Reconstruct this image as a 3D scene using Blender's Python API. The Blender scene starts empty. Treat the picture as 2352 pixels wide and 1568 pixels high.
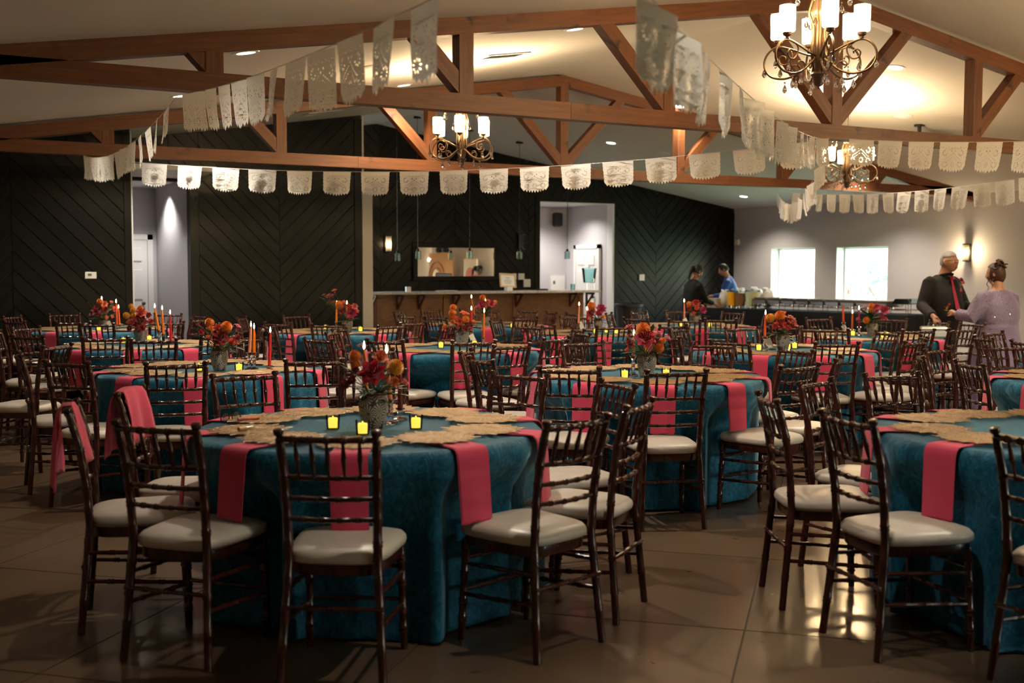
import bpy, bmesh, math, random
from math import sin, cos, pi, radians, sqrt, atan2
from mathutils import Vector, Matrix
SC = bpy.context.scene
COL = SC.collection
# ---------------------------------------------------------------- camera
cam = bpy.data.objects.new('camera', bpy.data.cameras.new('camera')); COL.objects.link(cam); SC.camera = cam
cam.data.sensor_width = 36; cam.data.lens = 2655 / 2352 * 36; cam.data.clip_end = 300; cam.data.clip_start = .05
def cam_axes(th, p, r):
    R = Matrix(((cos(r), -sin(r), 0), (sin(r), cos(r), 0), (0, 0, 1))) @ Matrix(((1, 0, 0), (0, cos(p), -sin(p)), (0, sin(p), cos(p))))
    W = Matrix(((sin(th), -cos(th), 0), (0, 0, -1), (cos(th), sin(th), 0)))
    return R @ W
_M = cam_axes(radians(60.6), radians(3.67), radians(.09))
_m = Matrix((_M[0], -_M[1], -_M[2])).transposed().to_4x4(); _m.translation = (0, 0, 1.48)
cam.matrix_world = _m
cam.data.dof.use_dof = True; cam.data.dof.focus_distance = 7.6; cam.data.dof.aperture_fstop = 2.6
# ---------------------------------------------------------------- world
wd = bpy.data.worlds.new('world'); SC.world = wd; wd.use_nodes = True
_n = wd.node_tree.nodes; _bg = _n['Background']
_sky = _n.new('ShaderNodeTexSky'); _sky.sky_type = 'NISHITA'; _sky.sun_disc = False; _sky.sun_elevation = radians(48); _sky.sun_rotation = radians(200)
_sky.air_density = 1.6; _sky.dust_density = 3.0
wd.node_tree.links.new(_sky.outputs[0], _bg.inputs[0]); _bg.inputs[1].default_value = WORLD_STRENGTH = 2.0
sun = bpy.data.objects.new('sun', bpy.data.lights.new('sun', 'SUN')); COL.objects.link(sun); sun.data.energy = 9; sun.data.angle = radians(2); sun.data.color = (1, .95, .88)
sun.rotation_euler = (radians(42), 0, radians(-40))          # from beyond the rear left: it lights the lawn, never the room
# ---------------------------------------------------------------- view
SC.view_settings.view_transform = 'Standard'; SC.view_settings.look = 'None'; SC.view_settings.gamma = 1; SC.view_settings.exposure = 0.85
SC.view_settings.use_curve_mapping = False
SC.cycles.use_denoising = True
SC.cycles.max_bounces = 8; SC.cycles.diffuse_bounces = 4; SC.cycles.glossy_bounces = 4; SC.cycles.transmission_bounces = 6; SC.cycles.transparent_max_bounces = 12
SC.cycles.caustics_reflective = False; SC.cycles.caustics_refractive = False; SC.cycles.sample_clamp_indirect = 6
# ---------------------------------------------------------------- lamps of the room (wattages)
CAN_W = 120; CAN_C = (1, .88, .72); BULB_W = 36; BULB_C = (1, .74, .44)
CANS = [(2.416, 8.109), (2.549, 10.566), (5.125, 8.064), (8.989, 8.232), (13.591, 15.827), (13.455, 12.889), (2.45, 5.4), (5.1, 5.2),
        (2.45, 2.6), (5.1, 2.3), (9.0, 5.2), (9.0, 2.3), (12.2, 5.4), (12.2, 8.6), (8.9, 11.6), (5.1, 11.4), (2.5, 12.6), (12.2, 2.4), (11.9, 11.3), (9.8, 14.4)]
KS = 1.12                                    # the shell was surveyed in units of KS metres about the camera
def roof_z(x): return 3.74 - .158 * abs(x - 7.2)
def kz(z): return 1.48 + (z - 1.48) * KS
def roofw(x): return kz(roof_z(x / KS))
def add_light(name, kind, loc, w, c, size=.03, rot=None, spot=None, blend=.6, shape=None, size_y=None):
    l = bpy.data.lights.new(name, kind); l.energy = w; l.color = c
    if kind in ('POINT', 'SPOT'): l.shadow_soft_size = size
    if kind == 'SPOT': l.spot_size = spot; l.spot_blend = blend
    if kind == 'AREA':
        l.size = size
        if size_y: l.shape = 'RECTANGLE'; l.size_y = size_y
    o = bpy.data.objects.new(name, l); COL.objects.link(o); o.location = loc
    if rot: o.rotation_euler = rot
    return o
for x, y in CANS: add_light('can_lamp', 'SPOT', (x * KS, y * KS, kz(roof_z(x)) - .05), CAN_W, CAN_C, .06, (0, 0, 0), radians(125), .8)
# ================================================================ helpers
random.seed(7)
def prop(o, label=None, cat=None, group=None, kind=None):
    if label: o['label'] = label
    if cat: o['category'] = cat
    if group: o['group'] = group
    if kind: o['kind'] = kind
    return o
def empty(name, loc=(0, 0, 0), rz=0, label=None, cat=None, group=None):
    o = bpy.data.objects.new(name, None); COL.objects.link(o); o.location = loc; o.rotation_euler = (0, 0, rz); o.empty_display_size = .1
    return prop(o, label, cat, group)
class MB:
    def __init__(s): s.v = []; s.f = []; s.T = None
    def add(s, vs, fs):
        n = len(s.v)
        s.v += [tuple(s.T @ Vector(v)) for v in vs] if s.T is not None else [tuple(v) for v in vs]
        s.f += [tuple(i + n for i in f) for f in fs]; return s
    def box(s, a, b, bev=0):
        x0, y0, z0 = a; x1, y1, z1 = b
        if bev <= 0:
            return s.add([(x0, y0, z0), (x1, y0, z0), (x1, y1, z0), (x0, y1, z0), (x0, y0, z1), (x1, y0, z1), (x1, y1, z1), (x0, y1, z1)],
                         [(3, 2, 1, 0), (4, 5, 6, 7), (0, 1, 5, 4), (1, 2, 6, 5), (2, 3, 7, 6), (3, 0, 4, 7)])
        vs = []; k = bev
        for z, i in ((z0, k), (z0 + k, 0), (z1 - k, 0), (z1, k)):
            vs += [(x0 + i, y0 + i, z), (x1 - i, y0 + i, z), (x1 - i, y1 - i, z), (x0 + i, y1 - i, z)]
        fs = [(3, 2, 1, 0), (12, 13, 14, 15)]
        for r in range(3):
            for i in range(4): j = (i + 1) % 4; fs.append((r * 4 + i, r * 4 + j, r * 4 + 4 + j, r * 4 + 4 + i))
        return s.add(vs, fs)
    def prism(s, poly, axis, a, b):          # extrude a 2D polygon along an axis ('x','y','z') from a to b
        def P(u, v, t): return {'x': (t, u, v), 'y': (u, t, v), 'z': (u, v, t)}[axis]
        n = len(poly); vs = [P(u, v, a) for u, v in poly] + [P(u, v, b) for u, v in poly]
        fs = [tuple(range(n - 1, -1, -1)), tuple(range(n, 2 * n))] + [(i, (i + 1) % n, n + (i + 1) % n, n + i) for i in range(n)]
        return s.add(vs, fs)
    def lathe(s, prof, n=16, c=(0, 0, 0), cap=True):
        vs = []; fs = []; m = len(prof)
        for r, z in prof:
            for i in range(n): a = 2 * pi * i / n; vs.append((c[0] + r * cos(a), c[1] + r * sin(a), c[2] + z))
        for k in range(m - 1):
            for i in range(n): j = (i + 1) % n; fs.append((k * n + i, k * n + j, k * n + n + j, k * n + n + i))
        if cap:
            if prof[0][0] > 1e-6: fs.append(tuple(range(n - 1, -1, -1)))
            if prof[-1][0] > 1e-6: fs.append(tuple(range((m - 1) * n, m * n)))
        return s.add(vs, fs)
    def tube(s, pts, r, n=8, cap=True):
        pts = [Vector(p) for p in pts]; m = len(pts); R = r if isinstance(r, (list, tuple)) else [r] * m
        up = None; vs = []; fs = []
        for k in range(m):
            t = (pts[min(k + 1, m - 1)] - pts[max(k - 1, 0)])
            t = t.normalized() if t.length > 1e-9 else Vector((0, 0, 1))
            if up is None: up = Vector((0, 0, 1)) if abs(t.z) < .9 else Vector((1, 0, 0))
            a = t.cross(up)
            a = a.normalized() if a.length > 1e-6 else t.orthogonal().normalized()
            b = a.cross(t).normalized(); up = b
            for i in range(n): g = 2 * pi * i / n; vs.append(pts[k] + (a * cos(g) + b * sin(g)) * R[k])
        for k in range(m - 1):
            for i in range(n): j = (i + 1) % n; fs.append((k * n + i, k * n + n + i, k * n + n + j, k * n + j))
        if cap: fs.append(tuple(range(n))); fs.append(tuple(range(m * n - 1, (m - 1) * n - 1, -1)))
        return s.add(vs, fs)
    def ball(s, c, r, n=12, m=8):
        rx, ry, rz = r if isinstance(r, (tuple, list)) else (r, r, r)
        vs = [(c[0], c[1], c[2] - rz)]; fs = []
        for k in range(1, m):
            ph = -pi / 2 + pi * k / m
            for i in range(n): a = 2 * pi * i / n; vs.append((c[0] + rx * cos(ph) * cos(a), c[1] + ry * cos(ph) * sin(a), c[2] + rz * sin(ph)))
        vs.append((c[0], c[1], c[2] + rz)); L = len(vs) - 1
        for i in range(n):
            j = (i + 1) % n; fs.append((0, 1 + j, 1 + i)); fs.append((L, 1 + (m - 2) * n + i, 1 + (m - 2) * n + j))
            for k in range(m - 2): fs.append((1 + k * n + i, 1 + k * n + j, 1 + k * n + n + j, 1 + k * n + n + i))
        return s.add(vs, fs)
    def grid(s, P, nu, nv, closed=False):     # P(i,j)->point
        vs = [P(i, j) for j in range(nv) for i in range(nu)]; fs = []
        for j in range(nv - 1):
            for i in range(nu if closed else nu - 1):
                k = (i + 1) % nu; fs.append((j * nu + i, j * nu + k, j * nu + nu + k, j * nu + nu + i))
        return s.add(vs, fs)
    def mesh(s, name, mat=None, smooth=40):
        me = bpy.data.meshes.new(name); me.from_pydata(s.v, [], s.f); me.validate()
        if smooth:
            me.polygons.foreach_set('use_smooth', [True] * len(me.polygons)); me.set_sharp_from_angle(angle=radians(smooth))
        if mat: me.materials.append(mat)
        me.update(); return me
    def build(s, name, mat=None, parent=None, smooth=40, loc=None, rz=None):
        return link(name, s.mesh(name, mat, smooth), parent, loc, rz)
def link(name, me, parent=None, loc=None, rz=None):
    o = bpy.data.objects.new(name, me); COL.objects.link(o)
    if parent: o.parent = parent
    if loc: o.location = loc
    if rz is not None: o.rotation_euler = (0, 0, rz)
    return o
def kids(o): return list(o.children)
def dup(root, loc=None, rz=None, label=None, group=None):
    ch = [(c, kids(c)) for c in kids(root)]
    r = root.copy(); COL.objects.link(r)
    if loc is not None: r.location = loc
    if rz is not None: r.rotation_euler = (0, 0, rz)
    if label: r['label'] = label
    if group: r['group'] = group
    for c, gs in ch:
        d = c.copy(); COL.objects.link(d); d.parent = r
        for g in gs: e = g.copy(); COL.objects.link(e); e.parent = d
    return r
# ================================================================ materials
def mat(name, col=(.5, .5, .5), rough=.5, metal=0, spec=.5, **kw):
    m = bpy.data.materials.new(name); m.use_nodes = True; b = m.node_tree.nodes['Principled BSDF']
    b.inputs['Base Color'].default_value = (*col, 1); b.inputs['Roughness'].default_value = rough; b.inputs['Metallic'].default_value = metal
    b.inputs['Specular IOR Level'].default_value = spec
    for k, v in kw.items(): b.inputs[k.replace('_', ' ')].default_value = v
    return m
def NT(m): return m.node_tree.nodes, m.node_tree.links, m.node_tree.nodes['Principled BSDF']
def texco(m, kind='Object', scale=(1, 1, 1), rot=(0, 0, 0)):
    n, l, b = NT(m); t = n.new('ShaderNodeTexCoord'); mp = n.new('ShaderNodeMapping'); mp.inputs['Scale'].default_value = scale; mp.inputs['Rotation'].default_value = rot
    l.new(t.outputs[kind], mp.inputs[0]); return mp.outputs[0]
def noise(m, vec, scale, detail=4, rough=.55, dist=0):
    n, l, b = NT(m); t = n.new('ShaderNodeTexNoise'); t.inputs['Scale'].default_value = scale; t.inputs['Detail'].default_value = detail
    t.inputs['Roughness'].default_value = rough; t.inputs['Distortion'].default_value = dist; l.new(vec, t.inputs['Vector']); return t.outputs['Fac']
def ramp(m, fac, stops):
    n, l, b = NT(m); r = n.new('ShaderNodeValToRGB'); l.new(fac, r.inputs[0]); e = r.color_ramp.elements
    while len(e) < len(stops): e.new(.5)
    for k, (p, c) in zip(e, stops): k.position = p; k.color = (*c, 1) if len(c) == 3 else c
    return r.outputs[0]
def mix(m, a, b_, fac, mode='MIX'):
    n, l, b = NT(m); x = n.new('ShaderNodeMix'); x.data_type = 'RGBA'; x.blend_type = mode
    for s, v in ((x.inputs[0], fac), (x.inputs[6], a), (x.inputs[7], b_)):
        if hasattr(v, 'links'): l.new(v, s)
        else: s.default_value = v if not isinstance(v, tuple) else (*v, 1)
    return x.outputs[2]
def bump(m, h, strength=.3, dist=.01):
    n, l, b = NT(m); x = n.new('ShaderNodeBump'); x.inputs['Strength'].default_value = strength; x.inputs['Distance'].default_value = dist
    l.new(h, x.inputs['Height']); l.new(x.outputs[0], b.inputs['Normal'])
def setc(m, sock, to='Base Color'):
    n, l, b = NT(m); l.new(sock, b.inputs[to])
def rng(m, fac, a, b_):
    n, l, b = NT(m); x = n.new('ShaderNodeMapRange'); l.new(fac, x.inputs[0]); x.inputs[3].default_value = a; x.inputs[4].default_value = b_; return x.outputs[0]
def objrand(m):
    n, l, b = NT(m); return n.new('ShaderNodeObjectInfo').outputs['Random']
def wood(name, c1, c2, rough=.45, scale=3, stretch=(1, 12, 12), coat=0, knots=False):
    m = mat(name, c1, rough); v = texco(m, 'Object', stretch)
    f = noise(m, v, scale, 6, .6, .6); c = ramp(m, f, [(.25, c2), (.7, c1)])
    r = objrand(m); c = mix(m, c, (1.25, 1.15, 1.05), rng(m, r, 0, .3), 'MULTIPLY')
    if knots:
        k = noise(m, texco(m, 'Object', (2.2, 3, 3)), 2.2, 2, .5, .3); c = mix(m, c, tuple(x * .35 for x in c2), ramp(m, k, [(.0, (0, 0, 0)), (.66, (0, 0, 0)), (.74, (1, 1, 1))]))
    setc(m, c); bump(m, f, .15, .003)
    if coat: NT(m)[2].inputs['Coat Weight'].default_value = coat
    return m
def emit(name, col, s):
    m = mat(name, col, .4); b = NT(m)[2]; b.inputs['Emission Color'].default_value = (*col, 1); b.inputs['Emission Strength'].default_value = s; return m
def glassy(name, col=(1, 1, 1), rough=0., gl=.12):       # thin pane / hollow glass: see-through with a Fresnel sheen
    m = bpy.data.materials.new(name); m.use_nodes = True; n = m.node_tree.nodes; l = m.node_tree.links; n.clear()
    o = n.new('ShaderNodeOutputMaterial'); t = n.new('ShaderNodeBsdfTransparent'); t.inputs[0].default_value = (*col, 1)
    g = n.new('ShaderNodeBsdfGlossy'); g.inputs['Roughness'].default_value = rough; x = n.new('ShaderNodeMixShader'); f = n.new('ShaderNodeLayerWeight'); f.inputs[0].default_value = gl
    l.new(f.outputs['Fresnel'], x.inputs[0]); l.new(t.outputs[0], x.inputs[1]); l.new(g.outputs[0], x.inputs[2]); l.new(x.outputs[0], o.inputs[0]); return m
M = {}
def paint(name, col, rough=.6, b=.05):
    m = mat(name, col, rough); v = texco(m); bump(m, noise(m, v, 140, 2), b, .002); f = noise(m, v, 1.3, 3); setc(m, ramp(m, f, [(.3, tuple(x * .96 for x in col)), (.7, col)])); return m
M['wall'] = paint('wall_paint', (.54, .52, .535)); M['white'] = paint('white_paint', (.78, .77, .75), .45, .02); M['ceil'] = paint('ceiling_paint', (.66, .62, .56), .75, .12)
# polished stained concrete
m = M['floor'] = mat('polished_concrete', (.2, .13, .08), .3)
v = texco(m, 'Object'); f1 = noise(m, v, .9, 6, .6, .4); f2 = noise(m, v, 5, 8, .65, .2)
c = ramp(m, f1, [(.25, (.105, .062, .036)), (.5, (.155, .098, .06)), (.75, (.215, .145, .092))]); c = mix(m, c, (.085, .05, .03), rng(m, noise(m, v, 2.6, 5, .6, .3), 0, .5))
c = mix(m, c, (.62, .6, .58), rng(m, objrand(m), 0, .55), 'MULTIPLY'); setc(m, c); setc(m, rng(m, f2, .24, .34), 'Roughness'); NT(m)[2].inputs['Coat Weight'].default_value = .25; NT(m)[2].inputs['Coat Roughness'].default_value = .12
m = M['joint'] = mat('floor_joint_grout', (.06, .04, .028), .7); setc(m, ramp(m, noise(m, texco(m), 30), [(.3, (.05, .035, .025)), (.7, (.08, .055, .04))]))
# black stained planks
m = M['plank'] = mat('black_stained_plank', (.006, .008, .008), .36, 0, .5)
v = texco(m, 'Object', (3, 40, 40)); f = noise(m, v, 2.2, 6, .6, 1.); k = noise(m, texco(m, 'Object', (3, 5, 5)), 2.5, 3)
c = ramp(m, f, [(.3, (.0015, .002, .002)), (.7, (.006, .007, .0065))]); c = mix(m, c, (.014, .013, .011), rng(m, objrand(m), 0, .35)); setc(m, c); setc(m, rng(m, k, .22, .40), 'Roughness'); bump(m, f, .25, .003); NT(m)[2].inputs['Specular IOR Level'].default_value = .18
M['plankback'] = paint('black_backing', (.004, .004, .004), .6)
M['beam'] = wood('stained_timber', (.19, .066, .018), (.09, .026, .008), .5, 2.6, (1, 14, 14), 0, True)
M['chair'] = wood('mahogany_varnish', (.062, .014, .008), (.022, .005, .003), .25, 6, (6, 6, 1), .18)
m = M['seat'] = mat('ivory_vinyl', (.62, .56, .48), .38); v = texco(m); f = noise(m, v, 9, 4, .6); setc(m, ramp(m, f, [(.3, (.54, .48, .41)), (.65, (.64, .585, .51))])); bump(m, noise(m, v, 220, 2), .06, .001)
# crushed velvet
def velvet(name, c1, c2, c3):
    m = mat(name, c1, .62, 0, .25); v = texco(m, 'Object', (1, 1, .7)); f = noise(m, v, 26, 5, .7, 1.6); g = noise(m, v, 5, 4, .6, .8)
    c = ramp(m, f, [(.3, c2), (.5, c1), (.68, c3)]); setc(m, mix(m, c, c2, rng(m, g, 0, .45))); b = NT(m)[2]
    b.inputs['Sheen Weight'].default_value = 1.; b.inputs['Sheen Roughness'].default_value = .28; b.inputs['Sheen Tint'].default_value = (.42, .78, 1., 1); bump(m, f, .45, .01); setc(m, rng(m, f, .75, .45), 'Roughness'); return m
M['velvet'] = velvet('teal_velvet', (.005, .110, .205), (.001, .040, .085), (.018, .22, .34))
def cloth(name, c, rough=.75, sc=320, sheen=.2):
    m = mat(name, c, rough, 0, .25); v = texco(m); f = noise(m, v, sc, 2); setc(m, ramp(m, f, [(.3, tuple(x * .88 for x in c)), (.7, c)])); bump(m, f, .2, .0015); NT(m)[2].inputs['Sheen Weight'].default_value = sheen; return m
M['napkin'] = cloth('pink_napkin_cloth', (.66, .055, .125)); M['black_cloth'] = cloth('black_cloth', (.004, .004, .005), .85, 320, 0)
m = M['mat'] = mat('gold_woven_mat', (.5, .31, .13), .42, .35); v = texco(m); f = noise(m, v, 90, 4, .7, 2); setc(m, ramp(m, f, [(.32, (.10, .052, .02)), (.5, (.34, .20, .085)), (.72, (.60, .40, .18))])); bump(m, f, .5, .004)
m = M['vase'] = mat('carved_vase_grey', (.42, .38, .33), .6)
m = M['vase_dark'] = mat('carved_vase_brown', (.07, .04, .027), .7); setc(m, ramp(m, noise(m, texco(m), 60), [(.3, (.05, .028, .02)), (.7, (.1, .055, .04))]))
M['rim'] = mat('terracotta_rim', (.12, .04, .022), .5)
M['crystal'] = mat('pressed_glass', (1, .93, .95), .03, 0, .5, Transmission_Weight=1., IOR=1.45)
M['cup'] = glassy('clear_cup_glass', (.97, .97, .95), .02, .25)
M['led'] = emit('yellow_votive_wax', (1, .68, .08), .75)
M['flame'] = emit('candle_flame', (1, .78, .42), 14)
M['wick'] = mat('wick', (.02, .015, .01), .9)
for k, c in dict(orange=(.90, .22, .015), red=(.62, .022, .02), peach=(.85, .31, .18), dkred=(.16, .014, .010), crimson=(.30, .01, .05), coral=(.86, .12, .03)).items():
    M['wax_' + k] = mat('wax_' + k, c, .42, 0, .4, Subsurface_Weight=.15)
    M['wax_' + k].node_tree.nodes['Principled BSDF'].inputs['Subsurface Radius'].default_value = (.01, .004, .002)
def petal(name, c, d=.6):
    m = mat(name, c, .55, 0, .3); v = texco(m); f = noise(m, v, 45, 3); setc(m, ramp(m, f, [(.3, tuple(x * d for x in c)), (.7, c)])); NT(m)[2].inputs['Sheen Weight'].default_value = .3; return m
for k, c in dict(rose=(.62, .012, .055), darkred=(.36, .008, .012), red=(.62, .022, .012), marigold=(.90, .27, .008), yellow=(.92, .46, .015), apricot=(.92, .26, .10), magenta=(.58, .012, .13), pinkrose=(.75, .06, .15), orangered=(.80, .085, .008), blush=(.86, .26, .24), coral=(.84, .10, .05)).items(): M['p_' + k] = petal('petal_' + k, c)
def leafm(name, c): m = mat(name, c, .45, 0, .4); f = noise(m, texco(m), 18, 3); setc(m, ramp(m, f, [(.3, tuple(x * .55 for x in c)), (.7, c)])); return m
M['leaf'] = leafm('leaf_green', (.045, .115, .02)); M['leaf2'] = leafm('leaf_deep_green', (.022, .07, .018)); M['leaf3'] = leafm('leaf_light_green', (.12, .19, .04)); M['stem'] = leafm('stem_green', (.07, .12, .03))
m = M['banner'] = bpy.data.materials.new('white_papel_plastic'); m.use_nodes = True; n, l, b = NT(m)
b.inputs['Base Color'].default_value = (.86, .84, .81, 1); b.inputs['Roughness'].default_value = .28
tr = n.new('ShaderNodeBsdfTranslucent'); tr.inputs[0].default_value = (.9, .87, .82, 1); mx = n.new('ShaderNodeMixShader'); mx.inputs[0].default_value = .35
l.new(b.outputs[0], mx.inputs[1]); l.new(tr.outputs[0], mx.inputs[2]); l.new(mx.outputs[0], n['Material Output'].inputs[0]); bump(m, noise(m, texco(m), 14, 2), .25, .02)
M['string'] = mat('white_string', (.7, .68, .64), .6)
M['bronze'] = mat('antique_bronze', (.16, .105, .065), .38, .85); M['black_metal'] = mat('black_metal', (.012, .012, .012), .4, .6)
M['bulb'] = emit('lit_bulb', (1, .74, .42), 32)
m = M['seeded'] = glassy('seeded_glass', (1, .96, .88), .08, .35)
nn = m.node_tree.nodes; ll = m.node_tree.links; em = nn.new('ShaderNodeBsdfTranslucent'); em.inputs[0].default_value = (1, .9, .75, 1); ms = nn.new('ShaderNodeMixShader'); tc = nn.new('ShaderNodeTexCoord'); nz = nn.new('ShaderNodeTexVoronoi'); nz.inputs['Scale'].default_value = 130
ll.new(tc.outputs['Object'], nz.inputs['Vector']); mr = nn.new('ShaderNodeMapRange'); mr.inputs[1].default_value = .2; mr.inputs[2].default_value = .55; mr.inputs[3].default_value = .75; mr.inputs[4].default_value = .3; ll.new(nz.outputs['Distance'], mr.inputs[0]); ll.new(mr.outputs[0], ms.inputs[0])
old = [x for x in nn if x.type == 'MIX_SHADER' and x != ms][0]; ll.new(old.outputs[0], ms.inputs[1]); ll.new(em.outputs[0], ms.inputs[2]); ll.new(ms.outputs[0], nn['Material Output'].inputs[0])
M['can'] = emit('downlight_lens', (1, .93, .82), 9)
M['plastic'] = mat('white_plastic', (.74, .73, .7), .4); M['blackp'] = mat('black_plastic', (.012, .012, .013), .45); M['screen'] = mat('lcd_grey', (.12, .14, .12), .3)
M['barwood'] = wood('bar_panel_wood', (.25, .115, .045), (.12, .048, .018), .4, 3, (3, 3, 14)); M['bartrim'] = wood('bar_trim_wood', (.30, .125, .03), (.19, .07, .016), .4, 3, (4, 4, 14)); M['bracket'] = wood('bracket_wood', (.10, .035, .018), (.05, .016, .01), .4, 4)
m = M['stone'] = mat('grey_granite', (.5, .47, .43), .25); setc(m, ramp(m, noise(m, texco(m), 30, 6, .7), [(.3, (.26, .24, .22)), (.5, (.5, .47, .43)), (.7, (.66, .63, .58))]))
M['mirror'] = mat('mirror_silver', (.92, .92, .92), .015, 1); M['gold'] = wood('pale_gilt_frame', (.62, .45, .24), (.45, .3, .14), .4, 6); M['paper'] = paint('white_paper', (.8, .78, .73), .7, .02)
M['foil'] = mat('aluminium_foil', (.8, .82, .84), .25, 1); M['wire'] = mat('black_wire', (.02, .018, .016), .35, .7); M['lid'] = mat('brown_pan_lid', (.10, .075, .06), .5)
M['pane'] = glassy('window_glass', (.97, 1, .99), 0, .1); M['clearlid'] = glassy('clear_plastic_lid', (.75, .9, .9), .1, .3)
M['grass'] = mat('lawn', (.25, .42, .22), .9); setc(M['grass'], ramp(M['grass'], noise(M['grass'], texco(M['grass']), 3), [(.3, (.22, .38, .2)), (.7, (.34, .5, .3))]))
M['bush'] = leafm('bush_leaves', (.10, .26, .13))
# ================================================================ room shell
S_ = 'structure'
XL, XR, YF, YB = -1.3, 14.5, -3.2, 17.15
def clip(poly, a, b, c):                     # keep a*x + b*z <= c
    out = []
    for i in range(len(poly)):
        p, q = poly[i], poly[(i + 1) % len(poly)]; dp = a * p[0] + b * p[1] - c; dq = a * q[0] + b * q[1] - c
        if dp <= 0: out.append(p)
        if dp * dq < 0: t = dp / (dp - dq); out.append((p[0] + (q[0] - p[0]) * t, p[1] + (q[1] - p[1]) * t))
    return out
# floor: slabs scored on the diagonal
fb = MB(); fb.box((XL * KS - .1, YF * KS - .2, -.3), (XR * KS + .3, 21.6, -.004)); floor = prop(fb.build('floor', M['joint'], smooth=0), kind=S_)
def boxclip(poly, x0, x1, y0, y1):
    for a, b, c in ((1, 0, x1), (-1, 0, -x0), (0, 1, y1), (0, -1, -y0)): poly = clip(poly, a, b, c)
    return poly
SL = 1.22; r2 = sqrt(.5)
for i in range(-9, 25):
    for j in range(-16, 20):
        s0 = -.15 + i * SL; c0 = .33 + j * SL; e = .004
        q = [(s0 + e, c0 + e), (s0 + SL - e, c0 + e), (s0 + SL - e, c0 + SL - e), (s0 + e, c0 + SL - e)]
        poly = boxclip([((s - c) * r2, (s + c) * r2) for s, c in q], XL * KS, XR * KS, .3, 21.2)
        if len(poly) < 3: continue
        cx = sum(p[0] for p in poly) / len(poly); cy = sum(p[1] for p in poly) / len(poly)
        if cx > 3 + cy * 1.6 + .8: continue
        mb = MB(); mb.prism(poly, 'z', -.02, 0); mb.build('slab', M['floor'], floor, smooth=0)
# near strip (behind the camera) as one slab piece
mb = MB(); mb.box((XL * KS, YF * KS, -.02), (XR * KS, .295, 0)); mb.build('slab', M['floor'], floor, smooth=0)
_before = set(bpy.data.objects)
# ceiling: two slopes
cb = MB(); cb.prism([(XL - .2, roof_z(XL - .2)), (7.2, 3.74), (XR + .2, roof_z(XR + .2)), (XR + .2, 4.2), (XL - .2, 4.2)], 'y', YF - .1, YB + .2)
ceiling = prop(cb.build('ceiling', M['ceil'], smooth=0), kind=S_)
# ---- black plank walls
def band(parent, x0, x1, Y, sgn, z0, ztop, w=.2, off=0.):
    lo = min(z0 + sgn * -x1, z0 - sgn * x0) - .4; k = math.floor(lo / w)
    while True:
        c0 = k * w + off; k += 1
        za = c0 + sgn * x0; zb = c0 + sgn * x1
        if min(za, zb) > ztop + .1: break
        g = .008
        poly = [(x0, za + g), (x1, zb + g), (x1, zb + w - g), (x0, za + w - g)]
        poly = clip(clip(poly, 0, -1, -z0), 0, 1, ztop)
        poly = clip(clip(poly, .158, 1, 3.735 + .158 * 7.2), -.158, 1, 3.735 - .158 * 7.2)
        if len(poly) < 3: continue
        area = abs(sum(poly[i][0] * poly[(i + 1) % len(poly)][1] - poly[(i + 1) % len(poly)][0] * poly[i][1] for i in range(len(poly)))) / 2
        if area < .004: continue
        cx = sum(p[0] for p in poly) / len(poly); cz = sum(p[1] for p in poly) / len(poly); mb = MB()
        d = .018 + random.uniform(-.004, .004)
        ang = atan2(sgn, 1)
        # local frame along the board so the grain follows it
        loc = []
        for x, z in poly: dx, dz = x - cx, z - cz; loc.append((dx * cos(ang) + dz * sin(ang), -dx * sin(ang) + dz * cos(ang)))
        mb.prism(loc, 'y', -d, 0); o = mb.build('plank', M['plank'], parent, smooth=0); o.location = (cx, Y, cz); o.rotation_euler = (0, -ang, 0)
        o.rotation_euler.y += random.uniform(-.0015, .0015)
def stile(parent, x0, x1, Y, z0, z1, d=.028):
    mb = MB(); h = (z1 - z0) / 2; mb.box((-h, -d, -(x1 - x0) / 2), (h, 0, (x1 - x0) / 2), .002); o = mb.build('stile', M['plank'], parent, smooth=0)
    o.location = ((x0 + x1) / 2, Y, (z0 + z1) / 2); o.rotation_euler = (0, radians(90), 0)
# left section
wl = MB(); wl.prism([(XL, 0), (2.70, 0), (2.70, roof_z(2.7)), (XL, roof_z(XL))], 'y', 13.6, 13.72); wleft = prop(wl.build('wall_back_left', M['plankback'], smooth=0), kind=S_)
band(wleft, 0, 1.44, 13.6, 1, .0, 9); band(wleft, 1.445, 2.62, 13.6, -1, 0, 9, off=.1); stile(wleft, 2.622, 2.70, 13.6, 0, 2.99)
tb = MB(); tb.box((2.70, 13.57, 0), (2.716, 13.74, 3.0)); prop(tb.build('trim_1', M['white'], smooth=0), kind=S_)
# middle section with the hall opening
wm = MB(); wm.prism([(3.70, 0), (6.06, 0), (6.06, roof_z(6.06)), (2.70, roof_z(2.70)), (2.70, 2.56), (3.70, 2.56)], 'y', 15.0, 15.12); wmid = prop(wm.build('wall_back_middle', M['plankback'], smooth=0), kind=S_)
band(wmid, 3.822, 4.885, 15., -1, 0, 9, off=.05); band(wmid, 4.89, 5.948, 15., 1, 0, 9); stile(wmid, 3.70, 3.818, 15., 0, 2.56); stile(wmid, 5.952, 6.06, 15., 0, 3.5)
band(wmid, 2.71, 3.44, 15., 1, 2.57, 9, off=.1); band(wmid, 3.445, 3.818, 15., -1, 2.57, 9, off=.05)
tb = MB(); tb.box((6.06, 14.96, 0), (6.21, 15.14, 2.63)); tb.box((6.06, 14.96, 2.63), (6.085, 15.14, 3.54)); prop(tb.build('trim_2', M['white'], smooth=0), kind=S_)
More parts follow.
